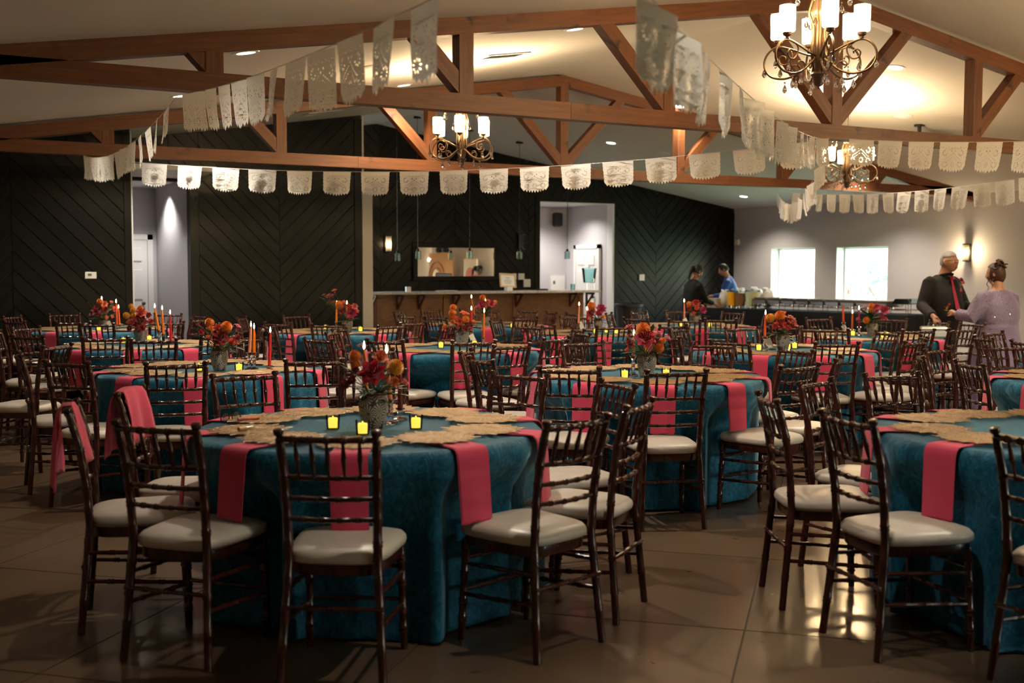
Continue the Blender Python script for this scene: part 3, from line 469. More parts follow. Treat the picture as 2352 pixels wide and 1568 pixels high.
BOUQUETS = [('T1', 1.952, 4.706, 0.0671, [(-0.039, -0.086, 0.251, 'rose', 'rose', 0.118), (0.016, -0.042, 0.313, 'rose', 'apricot', 0.073), (-0.088, -0.013, 0.321, 'dahlia', 'marigold', 0.062), (0.055, -0.115, 0.276, 'dahlia', 'yellow', 0.076), (-0.123, 0.011, 0.198, 'rose', 'darkred', 0.051), (-0.107, -0.023, 0.22, 'rose', 'darkred', 0.048), (-0.094, -0.036, 0.262, 'rose', 'darkred', 0.037), (-0.053, -0.003, 0.364, 'fill', 'red', 0.042), (-0.045, -0.049, 0.337, 'fill', 'red', 0.023), (0.1, -0.115, 0.209, 'fill', 'red', 0.034), (0.047, -0.119, 0.214, 'rose', 'apricot', 0.048), (0.048, -0.108, 0.296, 'fill', 'orangered', 0.034), (-0.068, 0.004, 0.124, 'leaf', 'leaf', 0.065), (-0.043, -0.023, 0.141, 'leaf', 'leaf2', 0.065), (0.013, -0.055, 0.136, 'leaf', 'leaf', 0.065), (0.032, -0.06, 0.127, 'leaf', 'leaf2', 0.056), (0.139, -0.079, 0.169, 'leaf', 'leaf', 0.073), (0.134, -0.076, 0.147, 'leaf', 'leaf3', 0.068), (0.061, -0.079, 0.161, 'leaf', 'leaf', 0.056), (-0.121, 0.068, 0.29, 'leaf', 'leaf3', 0.056), (-0.113, 0.034, 0.271, 'leaf', 'leaf2', 0.056), (-0.006, -0.034, 0.35, 'leaf', 'leaf3', 0.037), (0.029, -0.074, 0.24, 'leaf', 'leaf', 0.056), (0.092, -0.09, 0.183, 'leaf', 'leaf2', 0.062), (-0.093, 0.017, 0.155, 'leaf', 'leaf2', 0.056), (-0.021, -0.043, 0.169, 'leaf', 'leaf2', 0.073)]), ('T2', 2.132, 7.874, 0.0613, [(-0.023, -0.109, 0.229, 'rose', 'darkred', 0.12), (0.021, -0.116, 0.304, 'dahlia', 'marigold', 0.08), (-0.075, -0.047, 0.33, 'dahlia', 'marigold', 0.069), (-0.033, -0.094, 0.295, 'rose', 'coral', 0.066), (-0.13, 0.036, 0.32, 'fill', 'pinkrose', 0.037), (0.095, -0.119, 0.307, 'fill', 'pinkrose', 0.04), (-0.12, -0.022, 0.267, 'rose', 'red', 0.049), (0.087, -0.137, 0.229, 'rose', 'darkred', 0.051), (0.053, -0.135, 0.204, 'dahlia', 'orangered', 0.054), (0.088, -0.135, 0.192, 'fill', 'red', 0.023), (-0.09, -0.06, 0.235, 'fill', 'orangered', 0.037), (-0.138, 0.049, 0.172, 'leaf', 'leaf2', 0.08), (-0.127, 0.028, 0.241, 'leaf', 'leaf', 0.069), (-0.108, 0.022, 0.135, 'leaf', 'leaf3', 0.069), (-0.085, -0.009, 0.175, 'leaf', 'leaf', 0.08), (0.065, -0.09, 0.164, 'leaf', 'leaf', 0.086), (0.109, -0.098, 0.158, 'leaf', 'leaf2', 0.08), (0.114, -0.103, 0.189, 'leaf', 'leaf3', 0.063), (0.072, -0.086, 0.135, 'leaf', 'leaf', 0.074), (-0.075, -0.016, 0.278, 'leaf', 'leaf', 0.057), (0.059, -0.092, 0.255, 'leaf', 'leaf2', 0.069), (-0.011, -0.055, 0.152, 'leaf', 'leaf2', 0.086), (-0.104, 0.005, 0.204, 'leaf', 'leaf', 0.069)]), ('T3', 4.416, 6.063, 0.0634, [(-0.065, -0.077, 0.259, 'rose', 'rose', 0.135), (-0.071, -0.057, 0.313, 'dahlia', 'marigold', 0.097), (-0.137, -0.011, 0.224, 'rose', 'darkred', 0.057), (0.016, -0.11, 0.197, 'dahlia', 'marigold', 0.067), (0.039, -0.115, 0.243, 'dahlia', 'marigold', 0.046), (-0.121, 0.033, 0.326, 'fill', 'pinkrose', 0.049), (0.021, -0.104, 0.291, 'fill', 'pinkrose', 0.04), (0.085, -0.112, 0.259, 'fill', 'pinkrose', 0.038), (-0.143, 0.012, 0.186, 'fill', 'red', 0.032), (-0.009, -0.105, 0.237, 'rose', 'darkred', 0.043), (-0.144, 0.015, 0.267, 'fill', 'darkred', 0.022), (0.003, -0.052, 0.323, 'leaf', 'leaf3', 0.059), (0.084, -0.091, 0.213, 'leaf', 'leaf3', 0.07), (0.117, -0.091, 0.189, 'leaf', 'leaf', 0.065), (0.062, -0.079, 0.156, 'leaf', 'leaf', 0.07), (-0.061, -0.017, 0.137, 'leaf', 'leaf', 0.075), (-0.024, -0.039, 0.132, 'leaf', 'leaf2', 0.075), (-0.13, 0.048, 0.162, 'leaf', 'leaf', 0.07), (-0.095, 0.001, 0.178, 'leaf', 'leaf2', 0.07), (0.008, -0.063, 0.172, 'leaf', 'leaf2', 0.07), (-0.101, 0.01, 0.291, 'leaf', 'leaf2', 0.049)]), ('T4', 6.866, 7.462, 0.0615, [(-0.11, 0.034, 0.279, 'dahlia', 'yellow', 0.086), (-0.064, -0.029, 0.3, 'dahlia', 'marigold', 0.096), (-0.037, -0.03, 0.322, 'fill', 'orangered', 0.061), (-0.073, -0.048, 0.229, 'rose', 'red', 0.103), (0.009, -0.073, 0.279, 'fill', 'red', 0.082), (0.025, -0.086, 0.229, 'fill', 'red', 0.093), (-0.106, -0.018, 0.211, 'rose', 'red', 0.061), (-0.014, -0.077, 0.2, 'fill', 'darkred', 0.064), (0.048, -0.082, 0.261, 'fill', 'marigold', 0.039), (-0.089, 0.021, 0.143, 'leaf', 'leaf3', 0.1), (0.019, -0.046, 0.133, 'leaf', 'leaf', 0.1), (-0.05, -0.019, 0.175, 'leaf', 'leaf2', 0.086), (-0.076, 0.004, 0.154, 'leaf', 'leaf', 0.093), (0.045, -0.043, 0.108, 'leaf', 'leaf3', 0.086), (-0.022, -0.034, 0.165, 'leaf', 'leaf2', 0.086)]), ('T5', 4.692, 9.242, 0.0645, [(-0.088, -0.006, 0.349, 'dahlia', 'marigold', 0.067), (-0.105, -0.024, 0.304, 'dahlia', 'marigold', 0.075), (-0.143, 0.046, 0.175, 'dahlia', 'marigold', 0.056), (-0.014, -0.1, 0.248, 'dahlia', 'marigold', 0.071), (-0.06, -0.079, 0.223, 'rose', 'orangered', 0.071), (-0.029, -0.083, 0.302, 'fill', 'orangered', 0.06), (-0.108, -0.04, 0.22, 'rose', 'apricot', 0.056), (0.01, -0.105, 0.19, 'rose', 'darkred', 0.086), (-0.02, -0.091, 0.171, 'fill', 'darkred', 0.06), (0.006, -0.098, 0.295, 'fill', 'coral', 0.034), (-0.068, -0.069, 0.186, 'fill', 'darkred', 0.049), (-0.087, -0.057, 0.261, 'fill', 'red', 0.045), (0.061, -0.113, 0.223, 'dahlia', 'marigold', 0.041), (-0.103, 0.01, 0.182, 'leaf', 'leaf3', 0.086), (0.128, -0.072, 0.182, 'leaf', 'leaf2', 0.097), (0.091, -0.086, 0.197, 'leaf', 'leaf', 0.09), (-0.032, -0.032, 0.321, 'leaf', 'leaf', 0.064), (-0.115, 0.018, 0.231, 'leaf', 'leaf', 0.071), (-0.084, -0.002, 0.156, 'leaf', 'leaf', 0.075), (0.056, -0.073, 0.152, 'leaf', 'leaf2', 0.082)]), ('TB', 2.251, 11.014, 0.0606, [(-0.025, -0.092, 0.199, 'rose', 'darkred', 0.143), (-0.008, -0.084, 0.284, 'rose', 'coral', 0.104), (-0.075, 0.01, 0.342, 'dahlia', 'yellow', 0.058), (-0.067, -0.041, 0.303, 'dahlia', 'yellow', 0.066), (-0.011, -0.061, 0.322, 'dahlia', 'marigold', 0.066), (-0.12, -0.007, 0.257, 'dahlia', 'yellow', 0.077), (-0.106, -0.032, 0.207, 'fill', 'orangered', 0.054), (0.052, -0.103, 0.261, 'rose', 'darkred', 0.066), (0.069, -0.111, 0.207, 'rose', 'red', 0.058), (-0.099, -0.031, 0.145, 'rose', 'darkred', 0.058), (-0.013, -0.091, 0.149, 'rose', 'magenta', 0.077), (-0.148, 0.058, 0.179, 'leaf', 'leaf3', 0.081), (-0.126, 0.035, 0.152, 'leaf', 'leaf2', 0.085), (-0.017, -0.018, 0.064, 'leaf', 'leaf', 0.085), (0.113, -0.063, 0.156, 'leaf', 'leaf3', 0.089), (0.083, -0.081, 0.179, 'leaf', 'leaf', 0.085), (-0.094, 0.026, 0.087, 'leaf', 'leaf2', 0.073), (0.036, -0.068, 0.149, 'leaf', 'leaf', 0.077)]), ('TA', 2.369, 13.578, 0.0539, [(-0.068, -0.091, 0.216, 'rose', 'darkred', 0.136), (-0.044, -0.095, 0.319, 'dahlia', 'marigold', 0.075), (-0.003, -0.13, 0.291, 'rose', 'apricot', 0.075), (0.004, -0.141, 0.23, 'rose', 'darkred', 0.075), (0.102, -0.17, 0.235, 'fill', 'red', 0.075), (0.014, -0.135, 0.145, 'fill', 'orangered', 0.042), (0.073, -0.158, 0.157, 'fill', 'apricot', 0.038), (-0.148, 0.041, 0.305, 'fill', 'red', 0.028), (-0.138, -0.002, 0.174, 'fill', 'darkred', 0.038), (0.069, -0.151, 0.314, 'fill', 'coral', 0.042), (0.068, -0.109, 0.225, 'leaf', 'leaf3', 0.084), (-0.105, 0.01, 0.131, 'leaf', 'leaf2', 0.094), (0.098, -0.118, 0.174, 'leaf', 'leaf', 0.094), (-0.006, -0.07, 0.174, 'leaf', 'leaf2', 0.094), (0.085, -0.113, 0.277, 'leaf', 'leaf', 0.075)]), ('TC', 4.601, 11.81, 0.0592, [(-0.005, -0.125, 0.214, 'rose', 'magenta', 0.122), (0.029, -0.136, 0.282, 'rose', 'blush', 0.077), (-0.125, -0.088, 0.309, 'dahlia', 'marigold', 0.086), (-0.039, -0.126, 0.287, 'rose', 'orangered', 0.063), (-0.11, -0.097, 0.278, 'fill', 'pinkrose', 0.068), (-0.076, -0.11, 0.332, 'fill', 'coral', 0.054), (0.056, -0.129, 0.237, 'fill', 'orangered', 0.05), (-0.1, -0.097, 0.228, 'rose', 'darkred', 0.063), (-0.067, -0.024, 0.128, 'leaf', 'leaf', 0.109), (0.064, -0.07, 0.151, 'leaf', 'leaf', 0.1), (0.021, -0.059, 0.133, 'leaf', 'leaf2', 0.1), (-0.122, -0.005, 0.173, 'leaf', 'leaf2', 0.082), (-0.15, -0.012, 0.454, 'fill', 'orangered', 0.057), (-0.207, 0.01, 0.398, 'fill', 'darkred', 0.066), (-0.234, 0.083, 0.407, 'fill', 'marigold', 0.047), (-0.246, 0.118, 0.374, 'leaf', 'leaf2', 0.076), (-0.179, -0.021, 0.402, 'fill', 'red', 0.047), (-0.216, 0.065, 0.364, 'leaf', 'leaf', 0.085)]), ('TD', 6.543, 12.263, 0.0524, [(-0.07, -0.042, 0.257, 'rose', 'magenta', 0.115), (0.027, -0.095, 0.267, 'rose', 'pinkrose', 0.105), (-0.05, -0.027, 0.341, 'dahlia', 'marigold', 0.084), (0.083, -0.09, 0.291, 'dahlia', 'yellow', 0.058), (-0.103, 0.03, 0.225, 'fill', 'pinkrose', 0.073), (-0.019, -0.069, 0.309, 'fill', 'coral', 0.063), (0.044, -0.062, 0.189, 'leaf', 'leaf3', 0.136), (-0.029, -0.021, 0.173, 'leaf', 'leaf2', 0.115), (0.013, -0.053, 0.215, 'leaf', 'leaf', 0.115)]), ('TE', 7.263, 10.902, 0.0517, [(-0.011, -0.068, 0.241, 'rose', 'magenta', 0.123), (-0.09, -0.001, 0.274, 'dahlia', 'marigold', 0.108), (-0.098, -0.02, 0.243, 'fill', 'pinkrose', 0.075), (-0.112, -0.025, 0.194, 'rose', 'darkred', 0.09), (-0.04, -0.07, 0.198, 'rose', 'red', 0.09), (-0.119, -0.018, 0.151, 'fill', 'orangered', 0.057), (0.017, -0.086, 0.158, 'fill', 'marigold', 0.052), (0.076, -0.073, 0.194, 'fill', 'darkred', 0.038), (-0.137, 0.048, 0.175, 'leaf', 'leaf', 0.104), (-0.147, 0.083, 0.118, 'leaf', 'leaf', 0.104), (-0.119, 0.04, 0.099, 'leaf', 'leaf3', 0.104), (0.111, -0.063, 0.109, 'leaf', 'leaf3', 0.104), (0.091, -0.051, 0.071, 'leaf', 'leaf', 0.085), (-0.049, -0.024, 0.128, 'leaf', 'leaf2', 0.104)]), ('TF', 9.077, 11.418, 0.0543, [(-0.098, 0.03, 0.257, 'dahlia', 'marigold', 0.073), (-0.043, -0.037, 0.262, 'rose', 'red', 0.109), (0.03, -0.077, 0.179, 'rose', 'magenta', 0.099), (-0.045, -0.056, 0.21, 'dahlia', 'orangered', 0.068), (-0.075, -0.036, 0.143, 'fill', 'orangered', 0.052), (-0.11, -0.005, 0.195, 'rose', 'darkred', 0.073), (0.031, -0.067, 0.236, 'fill', 'yellow', 0.042), (-0.066, 0.016, 0.086, 'leaf', 'leaf3', 0.094), (-0.107, 0.031, 0.158, 'leaf', 'leaf2', 0.088), (0.104, -0.058, 0.106, 'leaf', 'leaf3', 0.088), (-0.02, -0.033, 0.143, 'leaf', 'leaf2', 0.094)]), ('TG', 9.135, 8.6, 0.061, [(-0.075, -0.053, 0.316, 'dahlia', 'marigold', 0.072), (0.038, -0.112, 0.271, 'rose', 'magenta', 0.113), (-0.123, -0.033, 0.172, 'dahlia', 'marigold', 0.072), (-0.031, -0.082, 0.307, 'rose', 'pinkrose', 0.081), (0.1, -0.108, 0.289, 'fill', 'pinkrose', 0.063), (0.013, -0.112, 0.203, 'rose', 'magenta', 0.072), (-0.154, 0.051, 0.185, 'fill', 'magenta', 0.045), (-0.12, -0.007, 0.312, 'fill', 'coral', 0.045), (0.069, -0.119, 0.185, 'fill', 'red', 0.045), (-0.106, 0.007, 0.253, 'leaf', 'leaf', 0.136), (-0.062, -0.029, 0.226, 'leaf', 'leaf2', 0.136), (-0.007, -0.06, 0.19, 'leaf', 'leaf2', 0.127), (-0.119, 0.025, 0.154, 'leaf', 'leaf', 0.117), (0.097, -0.093, 0.149, 'leaf', 'leaf3', 0.108), (-0.074, -0.004, 0.108, 'leaf', 'leaf3', 0.09), (0.034, -0.069, 0.122, 'leaf', 'leaf2', 0.108)])]
CANDLES = [('T1', 2.174, 4.918, 0.055, 0.17, 'dkred', 0.0, True), ('T1', 2.08, 4.815, 0.113, 0.221, 'peach', -0.016, False), ('T1', 2.087, 5.11, 0.083, 0.245, 'orange', -0.012, False), ('T2', 2.361, 7.828, 0.121, 0.175, 'orange', 0.003, False), ('T2', 2.322, 7.81, 0.123, 0.189, 'peach', 0.015, False), ('T2', 2.433, 7.712, 0.036, 0.227, 'red', 0.009, False), ('T3', 4.41, 6.204, 0.135, 0.146, 'peach', 0.003, False), ('T3', 4.559, 6.265, 0.111, 0.192, 'orange', 0.0, False), ('T4', 6.728, 7.537, 0.123, 0.201, 'coral', 0.004, False), ('T5', 4.903, 9.464, 0.129, 0.201, 'red', 0.0, True), ('T5', 4.861, 9.152, 0.078, 0.235, 'orange', 0.008, False), ('TB', 2.311, 10.513, 0.148, 0.214, 'orange', -0.035, False), ('TB', 2.411, 10.791, 0.1, 0.228, 'orange', -0.008, False), ('TB', 2.471, 10.759, 0.028, 0.244, 'red', -0.004, False), ('TA', 2.455, 13.231, 0.077, 0.245, 'coral', -0.005, False), ('TA', 2.515, 13.399, 0.063, 0.19, 'coral', -0.01, False), ('TA', 2.428, 13.97, 0.091, 0.247, 'orange', 0.0, False), ('TC', 4.836, 12.817, 0.087, 0.204, 'orange', 0.005, False), ('TC', 5.071, 12.918, 0.078, 0.213, 'orange', -0.005, False), ('TD', 6.523, 12.509, 0.133, 0.218, 'orange', -0.037, False), ('TD', 6.799, 12.732, 0.103, 0.19, 'orange', -0.005, False), ('TE', 7.017, 10.93, 0.088, 0.205, 'peach', 0.005, False), ('TE', 7.182, 11.048, 0.084, 0.154, 'red', 0.0, False), ('TE', 7.239, 11.018, 0.084, 0.213, 'red', 0.0, False), ('TF', 8.873, 11.402, 0.065, 0.226, 'peach', -0.005, False), ('TG', 9.043, 8.912, 0.134, 0.203, 'coral', -0.009, False), ('TG', 9.125, 8.868, 0.06, 0.175, 'orange', 0.0, False), ('TG', 9.072, 8.72, 0.095, 0.191, 'crimson', -0.005, False)]
VOTIVES = [('T1', 1.791, 4.779), ('T1', 1.84, 4.555), ('T1', 2.11, 4.604), ('T2', 1.992, 7.874), ('T2', 2.231, 7.745), ('T3', 4.258, 6.082), ('T3', 4.528, 6.003), ('T4', 6.685, 7.56), ('T4', 6.98, 7.521), ('T4', 7.144, 7.616), ('T5', 4.428, 9.129), ('T5', 4.765, 9.138), ('TB', 2.113, 11.088), ('TB', 2.391, 11.3), ('TA', 2.278, 13.324), ('TC', 4.576, 12.418), ('TC', 4.79, 11.903), ('TD', 6.663, 11.321), ('TE', 6.854, 10.339), ('TE', 7.049, 10.237), ('TE', 7.051, 10.422), ('TF', 8.821, 10.84), ('TF', 8.569, 11.086), ('TG', 9.016, 8.75), ('TG', 9.006, 8.333), ('TG', 9.155, 8.42)]
CARDS = [('TA', 2.455, 13.533), ('TB', 2.418, 10.787), ('T5', 4.88, 9.34), ('TE', 7.065, 10.904), ('TF', 8.648, 11.045), ('TG', 9.139, 8.95), ('T4', 6.859, 7.585)]
STR = {'A': (2.168, 13.082, 2.642), 'B': (7.821, 7.93, 2.668), 'K': (1.904, 7.93, 2.63), 'P4': (11.902, 13.0, 2.6), 'P4R': (9.223, 6.369, 2.347), 'N1': (1.495, 2.897, 2.272), 'N3': (1.7, 2.432, 2.217), 'P2R': (7.677, 5.173, 2.398)}
CHAND = [(5.41, 5.59, 2.626), (5.489, 10.818, 2.513), (10.606, 10.442, 2.441)]
BAR = ((7.294, 17.64, 1.09), (11.774, 17.64, 1.039))
PEND = [(7.836, 17.808, 1.635), (8.211, 17.808, 1.673), (9.194, 17.808, 1.687), (10.182, 17.808, 1.686), (11.182, 17.808, 1.692)]
ONB = {'MIR0': (8.814, 19.152, 1.837), 'MIR1': (10.432, 19.152, 1.313), 'SC1': (8.234, 19.152, 1.894), 'SC2': (10.978, 19.152, 1.966), 'SW1': (13.818, 19.152, 1.279), 'SW2': (10.999, 19.152, 1.304), 'SW3': (10.875, 19.152, 1.304), 'SW4': (11.124, 19.152, 1.179)}
ONBAR = {'paper': (8.041, 17.864, 1.087), 'sign': (9.976, 17.864, 1.07), 'disp': (11.731, 17.864, 1.047), 'jar': (11.636, 17.864, 1.048), 'flat': (8.768, 17.864, 1.081), 'tray': (10.73, 17.864, 1.064), 'clip': (10.503, 17.864, 1.066)}
ONH = {'thermo': (2.514, 15.198, 1.372), 'speaker': (12.87, 20.989, 2.482), 'note': (12.941, 20.989, 1.146), 'pir': (16.195, 19.06, 2.018), 'sconce': (16.206, 13.199, 1.738)}
ONC = {}
GLASSES = (1.450, 5.177)
LIP = (1.414, 4.819)
PINK = (1.512, 5.110)
LID2 = (1.488, 5.207)
CLUTCH = (9.400, 8.043)
RIGHT = (0.8713, -0.4908)
# ================================================================ banquet tables, cloths, napkins, placemats, chairs
ORD = ['first', 'second', 'third', 'fourth', 'fifth', 'sixth', 'seventh', 'eighth', 'ninth', 'tenth', 'eleventh', 'twelfth']
def sx(p):                                     # how far right a spot stands as seen from the room's entrance side (for ordinals in labels)
    a = Vector((p[0], p[1])); f = Vector((.4906, .8714)); r = Vector((.8714, -.4906)); return a.dot(r) / max(.1, a.dot(f))
def bamboo(p, q, r, rings, n=8, bow=None):
    p, q = Vector(p), Vector(q); ts = {0., 1.}; R = {}
    for t in rings:
        for dt, k in ((-.035, 1), (-.018, 1.32), (0, 1.05), (.018, 1.32), (.035, 1)):
            u = min(1, max(0, t + dt)); ts.add(u); R[u] = k
    ts = sorted(ts); return [p.lerp(q, t) + (bow(t) if bow else Vector()) for t in ts], [r * R.get(t, 1) for t in ts]
def make_chair():
    root = empty('banquet_chair'); mw = M['chair']
    def post(s):
        K = [(0, .185, -.235, .0155), (.44, .160, -.195, .0165), (.6, .162, -.205, .0165), (.76, .166, -.228, .0165), (.885, .171, -.262, .015)]
        def at(z):
            for a, b in zip(K, K[1:]):
                if z <= b[0]: t = (z - a[0]) / (b[0] - a[0]); return Vector((s * (a[1] + (b[1] - a[1]) * t), a[2] + (b[2] - a[2]) * t, z)), a[3] + (b[3] - a[3]) * t
            return Vector((s * K[-1][1], K[-1][2], z)), K[-1][3]
        zs = {0: 1., .012: 1.}
        for z in (.14, .27, .375, .505, .595, .67, .745, .84):
            for dz, k in ((-.016, 1), (-.009, 1.17), (-.002, 1.02), (.005, 1.17), (.012, 1)): zs[z + dz] = k
        for z in (.44, .885): zs[z] = 1
        P = []; R = []
        for z in sorted(zs): p, r = at(z); P.append(p); R.append(r * zs[z])
        for dz, r in ((.004, .0105), (.010, .0105), (.014, .0165), (.024, .0195), (.032, .018), (.0345, .012)): P.append(Vector((s * (.171 + dz * .05), -.262 - dz * .25, .885 + dz))); R.append(r)
        mb = MB(); mb.tube(P, R, 10); return mb
    for s in (-1, 1): post(s).build('back_post', mw, root)
    for s in (-1, 1):
        P, R = bamboo((s * .178, .165, .41), (s * .186, .185, 0), .0155, (.12, .35, .62, .8)); R[-1] = .0135; mb = MB(); mb.tube(P, R, 10); mb.build('leg', mw, root)
    bow = lambda t: Vector((0, -.022 * sin(pi * t), 0))
    P, R = bamboo((-.171, -.262, .884), (.171, -.262, .884), .0115, (.15, .325, .5, .675, .85), bow=bow); mb = MB(); mb.tube(P, R, 8); mb.build('top_rail', mw, root)
    for z, y, x in ((.745, -.225, .165), (.668, -.213, .163), (.592, -.204, .162)):
        P, R = bamboo((-x, y, z), (x, y, z), .0095, (.2, .4, .6, .8), bow=bow); mb = MB(); mb.tube(P, R, 8); mb.build('back_rail', mw, root)
    for i in range(5):
        t = (i + 1) / 6; a = Vector((-.171 + .342 * t, -.262, .878)) + bow(t); b = Vector((-.165 + .33 * t, -.225, .75)) + bow(t)
        ts = (0, .1, .25, .4, .44, .47, .50, .53, .57, .75, .9, 1); rs = (.0055, .0058, .0075, .0092, .0092, .0112, .009, .0112, .0092, .0075, .0056, .005)
        mb = MB(); mb.tube([a.lerp(b, u) for u in ts], rs, 8); mb.build('spindle', mw, root)
    for name, p, q in (('stretcher', (-.183, -.222, .275), (.183, -.222, .275)), ('stretcher', (-.18, .172, .33), (.18, .172, .33)), ('stretcher', (-.183, .178, .2), (.183, .178, .2)),
                       ('stretcher', (-.175, -.205, .33), (-.18, .172, .31)), ('stretcher', (.175, -.205, .33), (.18, .172, .31)), ('stretcher', (-.18, -.216, .215), (-.183, .178, .185)), ('stretcher', (.18, -.216, .215), (.183, .178, .185))):
        P, R = bamboo(p, q, .0088, (.25, .5, .75)); mb = MB(); mb.tube(P, R, 8); mb.build(name, mw, root)
    def outline(k, n=40):                        # rounded trapezoid
        out = []
        for i in range(n):
            a = 2 * pi * i / n; c, s_ = cos(a), sin(a); e = 2 / 4.6
            x = math.copysign(abs(c) ** e, c); y = math.copysign(abs(s_) ** e, s_); w = .187 + .021 * y; out.append((x * w * k, y * .203 * k + .004))
        return out
    fr = MB(); rings = [(.97, .385), (.985, .39), (.985, .425), (.95, .428)]
    fr.grid(lambda i, j: (*outline(rings[j][0])[i], rings[j][1]), 40, 4, True); n0 = len(fr.v); fr.f.append(tuple(range(39, -1, -1))); fr.build('seat_frame', mw, root)
    cu = MB(); rr = [(.97, .426), (1.035, .432), (1.055, .445), (1.045, .46), (.99, .473), (.85, .482), (.55, .488), (.2, .490), (.02, .490)]
    cu.grid(lambda i, j: (*outline(rr[j][0])[i], rr[j][1]), 40, 9, True); cu.f.append(tuple(range(8 * 40, 9 * 40))); cu.build('seat', M['seat'], root, 60)
    return root
def facing_word(x, y, yaw):
    f = Vector((-sin(yaw), cos(yaw))); v = Vector((x, y)).normalized(); d = f.dot(v)
    return 'seen from behind' if d > .5 else 'facing the entrance side' if d < -.5 else 'seen side-on'
chair0 = make_chair(); first = True
byT = {}
for c in CHAIRS: byT.setdefault(c[4], []).append(c)
SPECIAL = {'c118': 'mahogany chair with a pink napkin hung from its back, left of nearest table', 'c119': 'mahogany chair under a draped pink napkin behind the leftmost near chair',
           'c121': 'front mahogany spindle-back chair seen from behind, centred before the nearest table', 'c108': 'mahogany chair whose back the man in black rests his hand on'}
CH_OBJ = {}
for tk, cs in byT.items():
    for i, (n_, x, y, yd, _) in enumerate(sorted(cs, key=lambda c: sx((c[1], c[2])))):
        yaw = radians(yd); where = ('at the ' if tk != 'T8' else 'by ') + (TN[tk] if tk != 'T8' else 'right edge behind lilac dress')
        lab = SPECIAL.get(n_) or 'mahogany spindle-back chair, %s from left, %s' % (ORD[i], where)
        if first: o = chair0; first = False; o.location = (x, y, 0); o.rotation_euler = (0, 0, yaw); prop(o, lab, 'chair', 'chairs at the ' + TN[tk])
        else: o = dup(chair0, (x, y, 0), yaw, lab, 'chairs at the ' + TN[tk])
        if 'category' not in o: o['category'] = 'chair'
        CH_OBJ[n_] = o
# ---- table and cloth
def make_table():
    t = empty('banquet_table'); b = MB(); b.lathe([(0, .735), (.735, .735), (.75, .742), (.75, .758), (.745, .762), (0, .762)], 48); b.build('tabletop', M['bartrim'], t)
    for a in range(4):
        q = a * pi / 2 + pi / 4; g = MB(); g.tube([(.24 * cos(q), .24 * sin(q), .735), (.3 * cos(q), .3 * sin(q), 0)], .016); g.build('leg', M['black_metal'], t)
    return t
def cloth_mesh(seed, rel):                       # rel: chairs as (x, y, yaw) about the table; the cloth gives way where a chair is pushed in
    rd = random.Random(seed); ph = [rd.uniform(0, 6.28) for _ in range(8)]; NA = 184
    lim = [9.] * NA
    for cx, cy, yaw in rel:
        for i in range(NA):
            a = 2 * pi * i / NA; d = (cos(a), sin(a)); c, s = cos(-yaw), sin(-yaw)
            ox, oy = -(cx * c - cy * s), -(cx * s + cy * c); dx, dy = d[0] * c - d[1] * s, d[0] * s + d[1] * c; t0, t1 = 0, 9
            for o, v, lo, hi in ((ox, dx, -.235, .235), (oy, dy, -.3, .228)):
                if abs(v) < 1e-9:
                    if not lo < o < hi: t1 = -1
                else:
                    u, w = sorted(((lo - o) / v, (hi - o) / v)); t0 = max(t0, u); t1 = min(t1, w)
            if t0 < t1: lim[i] = min(lim[i], t0 - .012)
    da = 2 * pi / NA
    lim = [min(lim[(i + k) % NA] + 1.1 * abs(k) * da * .8 for k in range(-16, 17)) for i in range(NA)]
    rings = [0.02, .2, .4, .55, .66, .735]; ts = [0, .02, .05, .09, .14, .2, .27, .35, .43, .51, .59, .67, .75, .83, .9, .95, .985, 1.0, 1.03, 1.06, 1.10]
    def fold(a): return .5 * sin(13 * a + ph[0] + .5 * sin(3 * a + ph[4])) + .3 * sin(21 * a + ph[1] + .7 * sin(2 * a + ph[5])) + .2 * sin(7 * a + ph[2]) + .12 * sin(34 * a + ph[3])
    vs = []; fs = []
    for r in rings:
        for i in range(NA): a = 2 * pi * i / NA; vs.append((r * cos(a), r * sin(a), .768 + .0008 * sin(9 * a + 20 * r)))
    for t in ts:
        for i in range(NA):
            a = 2 * pi * i / NA; f = fold(a); tt = min(t, 1)
            amp = .052 * tt ** .5; r = .758 + .016 * min(1, t / .03) + .035 * tt + amp * f; z = .766 - .752 * tt
            if t == 0: r, z = .752, .7675
            if t > .95: r += .05 * (t - .95) / .15 * (1 + .8 * f) + .02 * sin(17 * a + ph[6]) * (t - .95) / .15
            if t > 1: z = .014 + .016 * abs(sin(19 * a + ph[7] + 30 * t)) * (1.12 - t) / .1
            else: z += .010 * f * tt
            w = min(1, max(0, (.70 - z) / .17)); w = w * w * (3 - 2 * w); L = lim[i] + .012 * f * min(1, tt * 2) - .012
            if r > L: r = r + (L - r) * w
            vs.append((r * cos(a), r * sin(a), max(.004, z)))
    nr = len(rings) + len(ts)
    for j in range(nr - 1):
        for i in range(NA): k = (i + 1) % NA; fs.append((j * NA + i, j * NA + NA + i, j * NA + NA + k, j * NA + k))
    fs.append(tuple(reversed(range(NA))))
    mb = MB(); mb.v = vs; mb.f = fs; return mb.mesh('tablecloth', M['velvet'], 70)
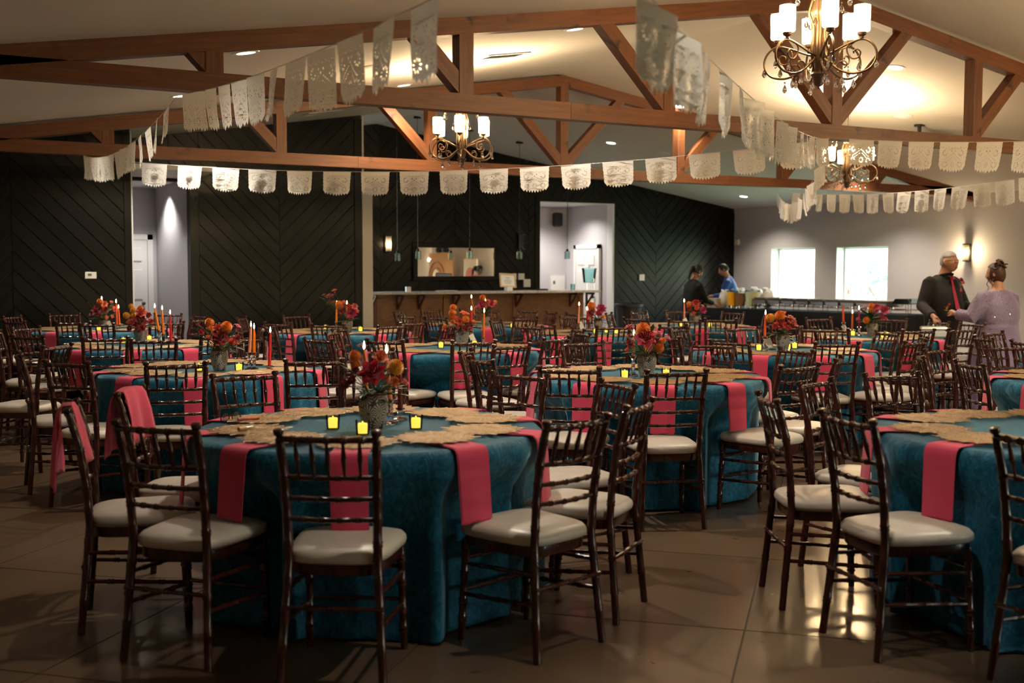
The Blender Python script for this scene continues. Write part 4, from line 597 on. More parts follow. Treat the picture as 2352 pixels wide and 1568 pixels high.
def napkin_mesh(drop, seed):
    rd = random.Random(seed); mb = MB(); w = .072
    path = [(.50, .7725), (.62, .7728), (.70, .7732), (.752, .7735), (.775, .7705), (.788, .758), (.794, .735)]
    n = 7; zb = .768 - drop
    for k in range(1, n + 1): t = k / n; path.append((.794 + .020 * t, .735 + (zb - .735) * t))
    sk = rd.uniform(-.008, .008)
    for off, xo, dz in ((0, .0, 0), (.0032, .0045, .008)):
        def P(i, j, th=0):
            r, z = path[j]; u = (i / 6 * 2 - 1); t = max(0, (j - 6) / (len(path) - 7)); q = off + th
            nr, nz = (0, 1) if j < 3 else (.5, .8) if j < 5 else (1, 0)
            zz = z + nz * q; 
            if j == len(path) - 1: zz += dz + .004 * sin(5 * u + seed)
            return (r + nr * q + .004 * t * sin(3 * u + seed), u * w * (1 - .03 * t) + sk * t + xo, zz)
        nj = len(path); A = len(mb.v)
        top = [P(i, j, .0022) for j in range(nj) for i in range(7)]; bot = [P(i, j, 0) for j in range(nj) for i in range(7)]; N = len(top); F = []
        for j in range(nj - 1):
            for i in range(6): q = j * 7 + i; F.append((q, q + 7, q + 8, q + 1)); F.append((N + q, N + q + 1, N + q + 8, N + q + 7))
            for i, s in ((0, 0), (6, 1)): q = j * 7 + i; F.append((q, N + q, N + q + 7, q + 7) if s == 0 else (q, q + 7, N + q + 7, N + q))
        for i in range(6): F.append(((nj - 1) * 7 + i, N + (nj - 1) * 7 + i, N + (nj - 1) * 7 + i + 1, (nj - 1) * 7 + i + 1)); F.append((i, i + 1, N + i + 1, N + i))
        mb.add(top + bot, F)
    return mb.mesh('napkin', M['napkin'], 50)
NAPS = [napkin_mesh(.27, 1), napkin_mesh(.285, 2), napkin_mesh(.262, 5)]
def mat_mesh():                                # star of pointed woven petals joined by rings
    mb = MB(); NP = 18
    for k in range(NP):
        a = 2 * pi * k / NP; R = .188 if k % 2 else .170; prof = [(.035, .004), (.07, .010), (.105, .0165), (.135, .0185), (.160, .014), (R, .0012)]
        vs = []
        for r, w in prof:
            for s_, z in ((-1, .0012), (0, .0042), (1, .0012)): vs.append((r * cos(a) - s_ * w * sin(a), r * sin(a) + s_ * w * cos(a), z))
        n = len(vs); fs = []
        for j in range(len(prof) - 1):
            for i in range(2): q = j * 3 + i; fs.append((q, q + 3, q + 4, q + 1))
        mb.add(vs, fs)
    for r, w in ((.05, .012), (.088, .007), (.122, .007), (.150, .005)):
        mb.grid(lambda i, j: ((r + (j - 1) * w) * cos(2 * pi * i / 54), (r + (j - 1) * w) * sin(2 * pi * i / 54), (.0008, .0034, .0008)[j]), 54, 3, True)
    mb.lathe([(.0, .003), (.04, .003), (.042, .0)], 24, cap=False)
    mb.f = [tuple(f) for f in mb.f]
    return mb.mesh('placemat', M['mat'], 20)
MATM = mat_mesh()
table0 = make_table(); firstT = True
for tk, (tx, ty, va, ph) in TABLES.items():
    nm = TN[tk]
    if firstT: t = table0; firstT = False; t.location = (tx, ty, 0); prop(t, 'round banquet table hidden under teal cloth, the ' + nm, 'table', 'round banquet tables')
    else: t = dup(table0, (tx, ty, 0), 0, 'round banquet table hidden under teal cloth, the ' + nm)
    cl = link('tablecloth', cloth_mesh(sum(map(ord, tk)), [(c[1] - tx, c[2] - ty, radians(c[3])) for c in CHAIRS if (c[1] - tx) ** 2 + (c[2] - ty) ** 2 < 1.7]), None, (tx, ty, 0))
    prop(cl, 'crushed teal velvet cloth reaching the floor on the ' + nm, 'tablecloth', 'teal velvet tablecloths')
    fr = []; bk = []
    for k in range(10):
        phi = ((ph + 36 * k + 180) % 360) - 180; wa = radians(va + phi); near = tk in ('T1', 'T2', 'T3', 'T6', 'T7')
        (fr if abs(phi) < 100 else bk).append((wa, phi))
    for lst, side in ((fr, 'front'), (bk, 'far')):
        lst.sort(key=lambda q: sx((tx + .78 * cos(q[0]), ty + .78 * sin(q[0]))))
        for i, (wa, phi) in enumerate(lst):
            if tk == 'T8': continue
            mo = link('placemat', MATM, None, (tx + .53 * cos(wa), ty + .53 * sin(wa), .7815 + .0045 * ((i + (side == 'far')) % 2)), wa + .2 * i)
            prop(mo, 'round gold woven placemat, %s from left on the %s side, %s' % (ORD[i], side, nm), 'placemat', 'gold placemats')
            if side == 'far' and tk not in ('T1', 'T2', 'T3', 'T6', 'T7'): continue
            no = link('napkin', random.choice(NAPS), None, (tx, ty, 0), wa)
            prop(no, 'pink napkin %s, %s from left, %s' % ('hanging in front' if side == 'front' else 'over the far edge', ORD[i], nm), 'napkin', 'pink napkins')
# ---- votives, candle holders, tapers, cards
CUP = MB().lathe([(.0, .0), (.026, 0), (.028, .004), (.0315, .062), (.0300, .062), (.0268, .008), (0, .007)], 20).mesh('cup', M['cup'])
LED = MB().lathe([(0, 0), (.0205, 0), (.0215, .003), (.0215, .036), (.019, .042), (.009, .039), (.004, .041), (.0035, .048), (0, .053)], 16).mesh('led', M['led'])
cnt = {}
def clampT(k, x, y, m_=.69):
    tx, ty = TABLES[k][:2]; d = Vector((x - tx, y - ty))
    if d.length > m_: d *= m_ / d.length
    return tx + d.x, ty + d.y
for k, x, y in sorted(VOTIVES, key=lambda v: sx(v[1:])):
    i = cnt[k] = cnt.get(k, -1) + 1; x, y = clampT(k, x, y)
    prop(link('votive_cup', CUP, None, (x, y, .770)), 'clear glass votive cup, %s from left on the %s' % (ORD[i], TN[k]), 'cup', 'votive cups')
    prop(link('votive_candle', LED, None, (x, y, .7775)), 'small yellow glowing votive candle in the %s cup, %s' % (ORD[i], TN[k]), 'candle', 'yellow votive candles')
def holder_mesh(h):
    u = h
    return MB().lathe([(0, 0), (.034, 0), (.036, .005), (.028, .012), (.014, .02), (.010, u * .3), (.017, u * .38), (.010, u * .47), (.016, u * .6), (.010, u * .7), (.013, u * .8), (.021, u * .93), (.024, u), (.0125, u), (.0115, u * .86), (0, u * .85)], 10).mesh('candle_holder', M['crystal'], 15)
cnt = {}
FL = MB().lathe([(0, 0), (.004, .004), (.0062, .012), (.0052, .022), (.0025, .033), (0, .042)], 10).mesh('flame', M['flame'])
NOFLAME = {('TG', 'coral'), ('T5x', 'orange')}
for k, x, y, hh, L, c, dx, tw in sorted(CANDLES, key=lambda v: sx(v[1:3])):
    i = cnt[k] = cnt.get(k, -1) + 1; x, y = clampT(k, x, y); hh = max(.035, min(.16, hh)); L = max(.06, min(.3, L))
    prop(link('candle_holder', holder_mesh(hh), None, (x, y, .770)), 'glass holder of the %s candle, %s from left, %s' % (c if c != 'dkred' else 'dark red', ORD[i], TN[k]), 'candle holder', 'glass candle holders')
    e = MB(); n = 12; ns_ = 26 if tw else 6
    for j in range(ns_ + 1):
        t = j / ns_; r = (.0118 - .0035 * t) * (1 if j < ns_ else .6)
        for q in range(n):
            a = 2 * pi * q / n + (9 * t if tw else 0); rr = r * (1 + (.16 * cos(2 * (a - (9 * t if tw else 0)) * 1 + 18 * t) if tw else 0)); e.v.append((rr * cos(a) + RIGHT[0] * dx * t, rr * sin(a) + RIGHT[1] * dx * t, t * L))
    for j in range(ns_):
        for q in range(n): q2 = (q + 1) % n; e.f.append((j * n + q, j * n + q2, j * n + n + q2, j * n + n + q))
    e.f.append(tuple(range(ns_ * n, ns_ * n + n)))
    ca = e.build('taper_candle', M['wax_' + c], None, 40, (x, y, .770 + hh * .86)); cn = {'dkred': 'twisted dark red'}.get(c, ('twisted ' if tw else '') + c)
    prop(ca, 'lit %s taper candle, %s from left on the %s' % (cn, ORD[i], TN[k]) if (k, c) not in NOFLAME else 'unlit coral taper candle in glass holder on the %s' % TN[k], 'candle', 'taper candles')
    w = MB(); w.tube([(RIGHT[0] * dx, RIGHT[1] * dx, L - .001), (RIGHT[0] * dx, RIGHT[1] * dx, L + .009)], .0011, 5); w.build('wick', M['wick'], ca)
    if (k, c) not in NOFLAME: link('flame', FL, ca, (RIGHT[0] * dx, RIGHT[1] * dx, L + .003))
for k, x, y in CARDS:
    x, y = clampT(k, x, y)
    e = empty('table_card', (x, y, .7725), atan2(-x, y) + .5, 'white number card leaning in a clear stand on the ' + TN[k], 'card', 'table cards')
    b = MB(); b.T = Matrix.Rotation(radians(-14), 4, 'X') @ Matrix.Rotation(radians(-20), 4, 'Y'); b.box((-.026, -.001, .012), (.026, .001, .105)); b.build('card', M['paper'], e, 0); b = MB(); b.box((-.03, -.014, 0), (.03, .014, .012), .003); b.build('stand', M['bracket'], e)
# ================================================================ flower arrangements
# vase: fan petals carved in relief (pattern of fine strokes from the pot's own surface coordinates)
m = M['vase']; n, l, b = NT(m)
tc = n.new('ShaderNodeTexCoord'); sp = n.new('ShaderNodeSeparateXYZ'); l.new(tc.outputs['Object'], sp.inputs[0])
def mth(op, a, b_=None, c_=None):
    x = n.new('ShaderNodeMath'); x.operation = op
    for s, v in zip(x.inputs, (a, b_, c_)):
        if v is None: continue
        if hasattr(v, 'links'): l.new(v, s)
        else: s.default_value = v
    return x.outputs[0]
ang = mth('MULTIPLY', mth('ARCTAN2', sp.outputs[0], sp.outputs[1]), .064); cb = n.new('ShaderNodeCombineXYZ'); l.new(ang, cb.inputs[0]); l.new(sp.outputs[2], cb.inputs[1])
vo = n.new('ShaderNodeTexVoronoi'); vo.voronoi_dimensions = '2D'; vo.inputs['Scale'].default_value = 17; vo.inputs['Randomness'].default_value = .75; l.new(cb.outputs[0], vo.inputs['Vector'])
vs_ = n.new('ShaderNodeVectorMath'); vs_.operation = 'SUBTRACT'; l.new(cb.outputs[0], vs_.inputs[0]); l.new(vo.outputs['Position'], vs_.inputs[1]); s2 = n.new('ShaderNodeSeparateXYZ'); l.new(vs_.outputs[0], s2.inputs[0])
st = mth('SINE', mth('MULTIPLY', mth('ARCTAN2', s2.outputs[0], s2.outputs[1]), 15)); dd = vo.outputs['Distance']
w1 = mth('MULTIPLY', mth('GREATER_THAN', st, -.15), mth('GREATER_THAN', dd, .10)); w1 = mth('MULTIPLY', w1, mth('LESS_THAN', dd, .62))
setc(m, mix(m, (.075, .048, .036), (.50, .46, .41), w1)); bump(m, w1, .7, .003)
def rose_mesh():
    mb = MB()
    def petal_(r0, a, open_, h, w, z0):
        nu, nv = 5, 5
        def P(i, j):
            u = i / (nu - 1) * 2 - 1; v = j / (nv - 1); wd = w * (sin(pi * min(1, .25 + .72 * v)) ** .6); r = r0 * (.35 + .65 * v ** .7) + open_ * v * v * .55 - .05 * u * u * v; z = z0 + h * v - .05 * u * u * h - open_ * .10 * max(0, v - .75) * 4
            t = a + u * wd / max(.12, r) * .5; return (r * cos(t), r * sin(t), z)
        mb.grid(P, nu, nv)
    for k, (cnt_, r0, op, h, w, z0) in enumerate(((3, .06, .0, .42, .16, .10), (4, .13, .02, .42, .24, .06), (5, .21, .08, .40, .32, .02), (6, .28, .20, .34, .38, -.02), (7, .33, .34, .24, .42, -.08))):
        for i in range(cnt_): petal_(r0, 2 * pi * (i + .37 * k) / cnt_ + .1 * k, op, h, w, z0)
    mb.ball((0, 0, -.1), (.2, .2, .18), 8, 5); return mb.mesh('rose', M['p_rose'], 60)
def dahlia_mesh():
    mb = MB(); mb.ball((0, 0, 0), (.36, .36, .30), 12, 8); N = 120
    for i in range(N):
        u = 1 - 1.55 * (i + .5) / N; ph = i * 2.39996; s = sqrt(max(0, 1 - u * u)); d = Vector((s * cos(ph), s * sin(ph), u)); t = d.orthogonal().normalized(); tt = Vector((-sin(ph), cos(ph), 0)); up = d.cross(tt)
        w = .075; L0, L1 = .30, .47
        mb.add([d * L0 - tt * w * .6, d * L0 + tt * w * .6, d * (L0 + .13) + tt * w + up * .02, d * L1 + up * .03, d * (L0 + .13) - tt * w + up * .02], [(0, 1, 2, 3, 4)])
    return mb.mesh('dahlia', M['p_marigold'], 0)
def blossom_mesh():
    mb = MB()
    for k in range(6):
        cx, cy, cz = ((0, 0, .2), (.27, .05, .1), (-.15, .26, .08), (-.22, -.18, .12), (.12, -.28, .05), (.2, .3, -.05))[k]
        for i in range(5):
            a = 2 * pi * i / 5 + k; q = lambda r, da, z: (cx + r * cos(a + da), cy + r * sin(a + da), cz + z)
            mb.add([(cx, cy, cz), q(.12, -.45, .05), q(.22, -.25, .06), q(.235, .25, .06), q(.12, .45, .05)], [(0, 1, 2, 3, 4)])
        mb.ball((cx, cy, cz + .02), .04, 6, 4)
        mb.tube([(cx, cy, cz), (0, 0, -.4)], .015, 4)
    return mb.mesh('blossom', M['p_red'], 0)
def leaf_mesh():
    mb = MB(); W = [.02, .12, .19, .21, .17, .09, .005]
    def P(i, j):
        t = j / 6; u = (i / 4 * 2 - 1); return (u * W[j], t, -.10 * t * t + .12 * abs(u) * W[j] * 1.2 + .015 * sin(9 * t) * abs(u))
    mb.grid(P, 5, 7); return mb.mesh('leaf', M['leaf'], 60)
FM = {'rose': rose_mesh(), 'dahlia': dahlia_mesh(), 'fill': blossom_mesh(), 'leaf': leaf_mesh()}
FN = {'rose': 'rose', 'dahlia': 'dahlia', 'fill': 'blossom', 'leaf': 'leaf'}
BL = dict(T1='large magenta rose', T2='deep red rose and orange pompon dahlias', T3='crimson peony and orange dahlia', T4='yellow dahlia and coral blossoms', T5='orange marigold pompons', TB='red rose and yellow dahlias',
          TA='dark red rose and apricot bloom', TC='magenta rose with tall orange sprig', TD='magenta roses and one yellow ball', TE='magenta dahlia and orange bloom', TF='red and orange blooms', TG='orange ball and magenta blooms')
for k, x, y, vr, fl in BOUQUETS:
    x, y = clampT(k, x, y, .66)
    e = empty('flower_arrangement', (x, y, .7705), 0, 'patterned vase of %s on the %s' % (BL[k], TN[k]), 'flowers', 'centrepiece flower arrangements')
    R = vr; H = 2.35 * R; v = MB(); tall = k in ('T5', 'TD')
    v.lathe([(0, 0), (R * .60, 0), (R * .66, .004), (R * .80, H * .25), (R * .93, H * .5), (R, H * .74), (R * .97, H * .86), (R * .86, H * .93), (R * .80, H * .945)], 28)
    v.build('vase', M['vase'], e, 50)
    v = MB(); v.lathe([(R * .80, H * .94), (R * .82, H), (R * .86, H * 1.01), (R * .86, H * 1.02), (R * .74, H * 1.02), (R * .72, H * .95)], 28, cap=False); v.lathe([(0, H * .97), (R * .73, H * .97)], 16, cap=False); v.build('vase_rim', M['rim'], e)
    stm = MB(); top = Vector((0, 0, H * .95))
    def put(P, t, c, D, fac=None):
        o = link(FN[t], FM[t], e); o.material_slots[0].link = 'OBJECT'; o.material_slots[0].material = M[c] if t == 'leaf' else M['p_' + c]
        d = (P - Vector((0, 0, H * 1.0))); d = d.normalized() if d.length > .01 else Vector((0, 0, 1))
        if t == 'leaf':
            dd_ = Vector((d.x, d.y, d.z * .6)).normalized(); L = D * 1.15
            dd_ = (dd_ + Vector((random.uniform(-.3, .3), random.uniform(-.3, .3), random.uniform(-.2, .2)))).normalized()
            q = dd_.to_track_quat('Y', 'Z'); o.location = P - dd_ * L * .5; o.scale = (L, L, L)
        else:
            f = Vector((d.x, d.y, d.z * .9 + (.35 if t != 'rose' else .1)))
            if t == 'rose': f = f + Vector((-x, -y, 0)).normalized() * .55
            q = f.normalized().to_track_quat('Z', 'Y'); o.location = P; o.scale = (D * (1.08 if t != 'fill' else 1.2),) * 3
        o.rotation_mode = 'QUATERNION'; o.rotation_quaternion = q @ Matrix.Rotation(random.uniform(0, 6), 4, 'Z').to_quaternion() if t != 'leaf' else q
        base = Vector((random.uniform(-.4, .4) * R, random.uniform(-.4, .4) * R, H * .9)); stm.tube([base, base.lerp(P, .5) + Vector((0, 0, .01)), P - d * .01], .0022, 5)
    xs = []
    for dx, dy, dz, t, c, D in fl: P = Vector((dx, dy, dz)); put(P, t, c, D); xs.append((P, t, D))
    # far side of the bouquet: the same kinds carried round the back
    fs_ = [q for q in fl if q[3] != 'leaf']; ctr = sum((Vector(q[:3]) for q in fs_), Vector()) / len(fs_)
    for dx, dy, dz, t, c, D in fl[:] :
        P = Vector((dx, dy, dz)); vdir = Vector((-x, -y, 0)).normalized(); dep = P.dot(vdir)
        if dep < .035 or (D > .11 and t != 'leaf'): continue
        Q = P - vdir * 2 * dep; Q.z = min(Q.z, ctr.z + .02) - .012 if t != 'leaf' else Q.z; put(Q, t, c, D * .9)
    # inner greens that fill the mouth of the vase
    for q in range(12):
        a = 2 * pi * q / 12; rr = R * random.uniform(.9, 1.35); put(Vector((rr * cos(a), rr * sin(a), H + random.uniform(-.006, .03))), 'leaf', random.choice(('leaf', 'leaf2', 'leaf2')), random.uniform(.045, .065))
    stm.build('stem', M['stem'], e)
# ================================================================ chandeliers
def spline(pts, n=5):
    P = [Vector(p) for p in pts]; out = []
    for i in range(len(P) - 1):
        a, b_, c, d = P[max(i - 1, 0)], P[i], P[i + 1], P[min(i + 2, len(P) - 1)]
        for k in range(n):
            t = k / n; out.append(.5 * ((2 * b_) + (c - a) * t + (2 * a - 5 * b_ + 4 * c - d) * t * t + (-a + 3 * b_ - 3 * c + d) * t ** 3))
    return out + [P[-1]]
def make_chandelier(rod):
    root = empty('chandelier'); br = M['bronze']
    c = MB(); c.lathe([(0, 0), (.006, .002), (.008, .010), (.004, .014), (.026, .024), (.034, .045), (.036, .07), (.05, .088), (.052, .094), (.03, .098), (.026, .12), (.030, .2), (.034, .27), (.030, .33), (.036, .40), (.058, .46), (.064, .485), (.05, .52), (.042, .555), (.05, .565), (.052, .59), (.02, .60), (.012, .62), (0, .62)], 20); c.build('column', br, root)
    for k in range(6):
        a = pi / 6 + k * pi / 3; rb = MB(); pr = [(.03, .11), (.046, .2), (.05, .27), (.043, .34), (.05, .42), (.068, .475), (.06, .52), (.048, .56)]
        rb.tube(spline([(r * cos(a), r * sin(a), z) for r, z in pr], 3), .007, 6); rb.build('rib', br, root)
    r = MB(); r.tube([(0, 0, .62), (0, 0, rod)], .007, 8); r.lathe([(0, rod - .03), (.06, rod - .025), (.062, rod - .004), (0, rod)], 18); r.build('rod', br, root)
    arm = [(.026, .208), (.094, .232), (.18, .268), (.27, .292), (.33, .264), (.362, .208), (.354, .148), (.309, .10), (.223, .083), (.137, .109), (.073, .16), (.034, .19)]
    curl = [(.20, .274), (.178, .25), (.184, .208), (.2145, .175), (.253, .182), (.263, .212), (.243, .231), (.221, .222), (.222, .208)]; low = [(.137, .109), (.12, .135), (.13, .16), (.165, .165), (.18, .14), (.162, .12)]
    A0 = MB(); A0.tube(spline([(r_, 0, z) for r_, z in arm], 4), .0075, 7); A0.tube(spline([(r_, 0, z) for r_, z in curl], 4), .0055, 6); A0.tube(spline([(r_, 0, z) for r_, z in low], 4), .0045, 6); A0.lathe([(.006, .29), (.014, .298), (.009, .306), (.027, .318), (.03, .332), (.022, .336), (0, .336)], 14, (.27, 0, 0)); arm_m = A0.mesh('arm', br)
    G = MB(); G.lathe([(.024, .336), (.046, .340), (.051, .35), (.051, .50), (.0485, .50), (.0485, .352), (.024, .343)], 22, (.27, 0, 0), cap=False); gl = G.mesh('glass_shade', M['seeded'])
    Bm = MB(); Bm.lathe([(0, .338), (.011, .34), (.012, .362), (.017, .385), (.014, .41), (.005, .432), (0, .44)], 12, (.27, 0, 0)); bu = Bm.mesh('bulb', M['bulb'])
    D = MB(); D.tube([(0, 0, 0), (0, 0, -.012)], .001, 4); D.ball((0, 0, -.018), .007, 6, 4); D.lathe([(0, -.085), (.010, -.078), (.0155, -.066), (.0125, -.052), (.005, -.035), (0, -.027)], 8); dm = D.mesh('crystal_drop', M['crystal'], 10)
    for k in range(6):
        a = radians(29.4) - pi / 2 + k * pi / 3 + pi / 2 * 0; ro = (0, 0, a)
        o = link('arm', arm_m, root); o.rotation_euler = ro
        for nm, me in (('glass_shade', gl), ('bulb', bu)): s = link(nm, me, o)
        for r_, z in ((.363, .185), (.223, .074), (.255, .178), (.15, .1)):
            d = link('crystal_drop', dm, o, (r_, 0, z)); d.rotation_euler = (0, 0, k + r_)
    cr = MB()
    for k in range(6):
        a = k * pi / 3; cr.tube(spline([(.05 * cos(a), .05 * sin(a), .585), (.11 * cos(a), .11 * sin(a), .625), (.165 * cos(a), .165 * sin(a), .615), (.19 * cos(a), .19 * sin(a), .59)], 4), .005, 6)
    cr.build('crown', br, root)
    for k in range(6): a = k * pi / 3; link('crystal_drop', dm, root, (.19 * cos(a), .19 * sin(a), .588)); link('crystal_drop', dm, root, (.085 * cos(a + .5), .085 * sin(a + .5), .47))
    return root
CL = ['big bronze chandelier with six glass shades and crystals, before the nearest truss', 'bronze crystal chandelier hanging between the two trusses over centre tables', 'far bronze crystal chandelier behind the white banners, right of the room', 'bronze crystal chandelier overhead past the right edge']
for i, p in enumerate(CHAND + [(10.6, 5.4, 2.6)]):
    o = make_chandelier(roofw(p[0]) - p[2]); o.location = p; prop(o, CL[i], 'chandelier', 'chandeliers')
    for k in range(6):
        a = radians(29.4) - pi / 2 + k * pi / 3; add_light('bulb_lamp', 'POINT', (p[0] + .27 * cos(a), p[1] + .27 * sin(a), p[2] + .47), BULB_W, BULB_C, .03)
# ================================================================ papel picado garlands
def banner_mesh(seed):
    rd = random.Random(seed); W, H = .30, .245
    top = [(-W / 2, 0), (W / 2, 0)]; side = []
    for k in range(1, 11): t = k / 11; side.append((W / 2 - .010 * t - (.004 if k % 2 else 0), -.19 * t))
    edge = [(W / 2 - .012, -.19), (W / 2 - .018, -.198)]
    nt = 9; xs = W - .05
    for k in range(nt):
        x = xs / 2 - xs * k / nt; d = .013 + .012 * sin(pi * (k + .5) / nt); z = -.208 - .012 * sin(pi * (k + .5) / nt)
        edge += [(x, z), (x - xs / nt * .25, z - d * .55), (x - xs / nt * .5, z - d), (x - xs / nt * .75, z - d * .55)]
    edge += [(-xs / 2, -.205), (-W / 2 + .018, -.198), (-W / 2 + .012, -.19)]
    out = top + side + edge + [(-x, z) for x, z in reversed(side)]
    holes = []
    def drop(cx, cz, L, w, a, n=8):
        holes.append([(cx + L * cos(2 * pi * i / n) * cos(a) - w * sin(2 * pi * i / n) * sin(a), cz + L * cos(2 * pi * i / n) * sin(a) + w * sin(2 * pi * i / n) * cos(a)) for i in range(n)])
    for cx in (-.082, 0, .082):
        for i in range(9): a = 2 * pi * i / 9 + .2; drop(cx + .0205 * cos(a), -.178 + .0205 * sin(a), .0062, .0024, a)
    for sx_ in (-1, 1):
        for i in range(7): a = radians(100 + 40 * i) if sx_ < 0 else radians(80 - 40 * i); drop(sx_ * .085 + .021 * cos(a), -.085 + .021 * sin(a), .0058, .0034, a)
        for i in range(7): t = i / 6; drop(sx_ * (.02 + .065 * t), -.098 - .042 * t, .0042, .0018, radians(-33 * sx_))
        for i in range(6): t = i / 5; drop(sx_ * (.015 + .055 * t), -.118 - .04 * t, .0038, .0016, radians(-36 * sx_))
        for i in range(6): drop(sx_ * (.132 - .001 * i), -.04 - .025 * i, .003, .002, 0, 6)
    for x, z in ((0, -.085), (-.02, -.07), (.02, -.07)): drop(x, z, .006, .0045, pi / 2)
    for i in range(8): x = -.11 + .22 * i / 7; drop(x, -.04 - .008 * (i % 2), .0028, .0028, 0, 6)
    cu = bpy.data.curves.new('bn', 'CURVE'); cu.dimensions = '2D'; cu.fill_mode = 'BOTH'
    for poly in [out] + holes:
        s = cu.splines.new('POLY'); s.points.add(len(poly) - 1); s.use_cyclic_u = True
        for p_, (x, z) in zip(s.points, poly): p_.co = (x, z, 0, 1)
    tmp = bpy.data.objects.new('bn', cu); COL.objects.link(tmp); bpy.context.view_layer.update()
    me = bpy.data.meshes.new_from_object(tmp.evaluated_get(bpy.context.evaluated_depsgraph_get())); bpy.data.objects.remove(tmp)
    bm = bmesh.new(); bm.from_mesh(me); bmesh.ops.triangulate(bm, faces=bm.faces[:])
    bmesh.ops.subdivide_edges(bm, edges=[e for e in bm.edges if e.calc_length() > .03], cuts=3, use_grid_fill=False)
    a1, a2, p1, p2 = rd.uniform(.006, .013), rd.uniform(.003, .008), rd.uniform(0, 6), rd.uniform(0, 6)
    for v in bm.verts:
        x, z = v.co.x, v.co.y; t = -z / H; v.co = (x, t * (a1 * sin(20 * x + p1) + a2 * sin(47 * x + p2 + 2 * t)) + .012 * t * t * sin(p1), z)
    bm.to_mesh(me); bm.free(); me.name = 'banner'; me.materials.clear(); me.materials.append(M['banner'])
    for p_ in me.polygons: p_.use_smooth = True
    return me
BNS = [banner_mesh(s) for s in range(4)]
def garland(a, b_, sag, n, label, t0=.03, t1=.97, yawj=.14):
    a, b_ = Vector(a), Vector(b_); L = (b_ - a).length
    P = lambda t: a.lerp(b_, t) + Vector((0, 0, -4 * sag * t * (1 - t)))
    e = empty('banner_garland', a, 0, label, 'garland', 'white papel picado garlands'); s = MB(); s.tube([P(i / 40) - a for i in range(41)], .0022, 5); s.build('string', M['string'], e)
    for i in range(n):
        t = t0 + (t1 - t0) * (i + .5) / n; h = .15 / L; d = (P(min(1, t + h)) - P(max(0, t - h))); o = link('banner', random.choice(BNS), e, P(t) - a - Vector((0, 0, .002)))
        yaw = atan2(d.y, d.x); pit = -atan2(d.z, sqrt(d.x ** 2 + d.y ** 2)); o.rotation_euler = (random.uniform(-.10, .10), pit, yaw + random.uniform(-yawj, yawj))
    return e
S = {k: Vector(v) for k, v in STR.items()}
garland(S['A'], S['B'], .22, 17, 'long white cut-paper garland sagging across the room between the trusses', .075, .985)
garland(S['N1'], S['K'], .05, 12, 'white cut-paper garland rising to upper centre from the nearest truss left')
garland(S['K'] + Vector((0, .06, 0)), S['A'] + Vector((-.05, .05, .03)), .16, 13, 'white cut-paper garland seen end-on at left between the trusses', .04, 1.0)
garland(S['N3'], S['B'], .12, 18, 'white cut-paper garland running diagonally down right of centre', .02, .99, .25)
garland(S['B'] + Vector((.06, .05, 0)), S['P4'] + Vector((-.04, .10, .03)), .38, 15, 'white cut-paper garland hanging end-on before the far chandelier', .1, .98, .3)
garland(S['B'] + Vector((.07, -.06, .0)), S['P2R'], .03, 7, 'white cut-paper garland running right along the nearest truss', .04, .98)
garland(S['P4'], S['P4R'], .12, 16, 'white cut-paper garland high on the right before the window wall', .05, .98)
# ================================================================ bar, buffet and what stands on them
bx0, bx1, by, bz = BAR[0][0], BAR[1][0], BAR[0][1], 1.066
def bpx(x): return bx0 + (x - 853) / 524 * (bx1 - bx0)
bar = empty('bar_counter', (bx0, by, 0), 0, 'long wooden bar with grey stone top before the rear black wall', 'bar'); o_ = Vector((bx0, by, 0))
def bp(name, m_, fn, smooth=0): b = MB(); b.T = Matrix.Translation(-o_); fn(b); return b.build(name, M[m_], bar, smooth)
bp('top', 'stone', lambda b: b.box((bx0 - .02, by - .02, bz - .042), (bx1 + .03, by + .72, bz), .006))
fy = by + .30
xs = [bpx(q) for q in (874, 979, 1029, 1190, 1353)]
for a, b_ in zip(xs, xs[1:]):
    bp('panel', 'barwood', lambda b: b.box((a + .03, fy + .015, .12), (b_ - .03, fy + .04, bz - .05)))
for x in xs: bp('post', 'bartrim' if x != xs[0] else 'bracket', lambda b: b.box((x - .045, fy - .01, 0), (x + .045, fy + .06, bz - .045), .004))
bp('kick_board', 'bracket', lambda b: b.box((xs[0], fy + .0, 0), (xs[-1], fy + .03, .12)))
bp('rail', 'bartrim', lambda b: b.box((xs[0], fy - .005, bz - .1), (xs[-1], fy + .012, bz - .045)))
bp('end_wall', 'white', lambda b: b.box((bx0, fy, 0), (xs[0] - .05, fy + .4, bz - .043)))
bp('side', 'barwood', lambda b: b.box((xs[-1] - .02, fy + .05, 0), (xs[-1] + .02, by + .7, bz - .043)))
for q in (866, 923, 969, 1047, 1191, 1325, 1366):
    x = bpx(q)
    def brk(b):
        b.box((x - .018, fy - .26, bz - .075), (x + .018, fy, bz - .043)); b.box((x - .018, fy - .03, bz - .30), (x + .018, fy, bz - .07))
        b.prism([(fy - .25, bz - .075), (fy - .21, bz - .075), (fy, bz - .27), (fy, bz - .31)], 'x', x - .014, x + .014)
    bp('bracket', 'bracket', brk)
def onbar(k, dy=.2): p = ONBAR[k]; return (p[0], by + dy, bz + .0005)
b = MB(); b.box((-.04, -.03, 0), (.04, .03, .085), .004); prop(b.build('paper_box', M['paper'], None, 0, onbar('paper')), 'small white paper box at the left end of the bar top', 'box')
b = MB(); b.lathe([(0, 0), (.18, 0), (.2, .012), (.195, .014), (.17, .006), (0, .005)], 24); prop(b.build('serving_tray', M['paper'], None, 40, onbar('flat')), 'flat pale serving tray lying on the bar below the mirror', 'tray')
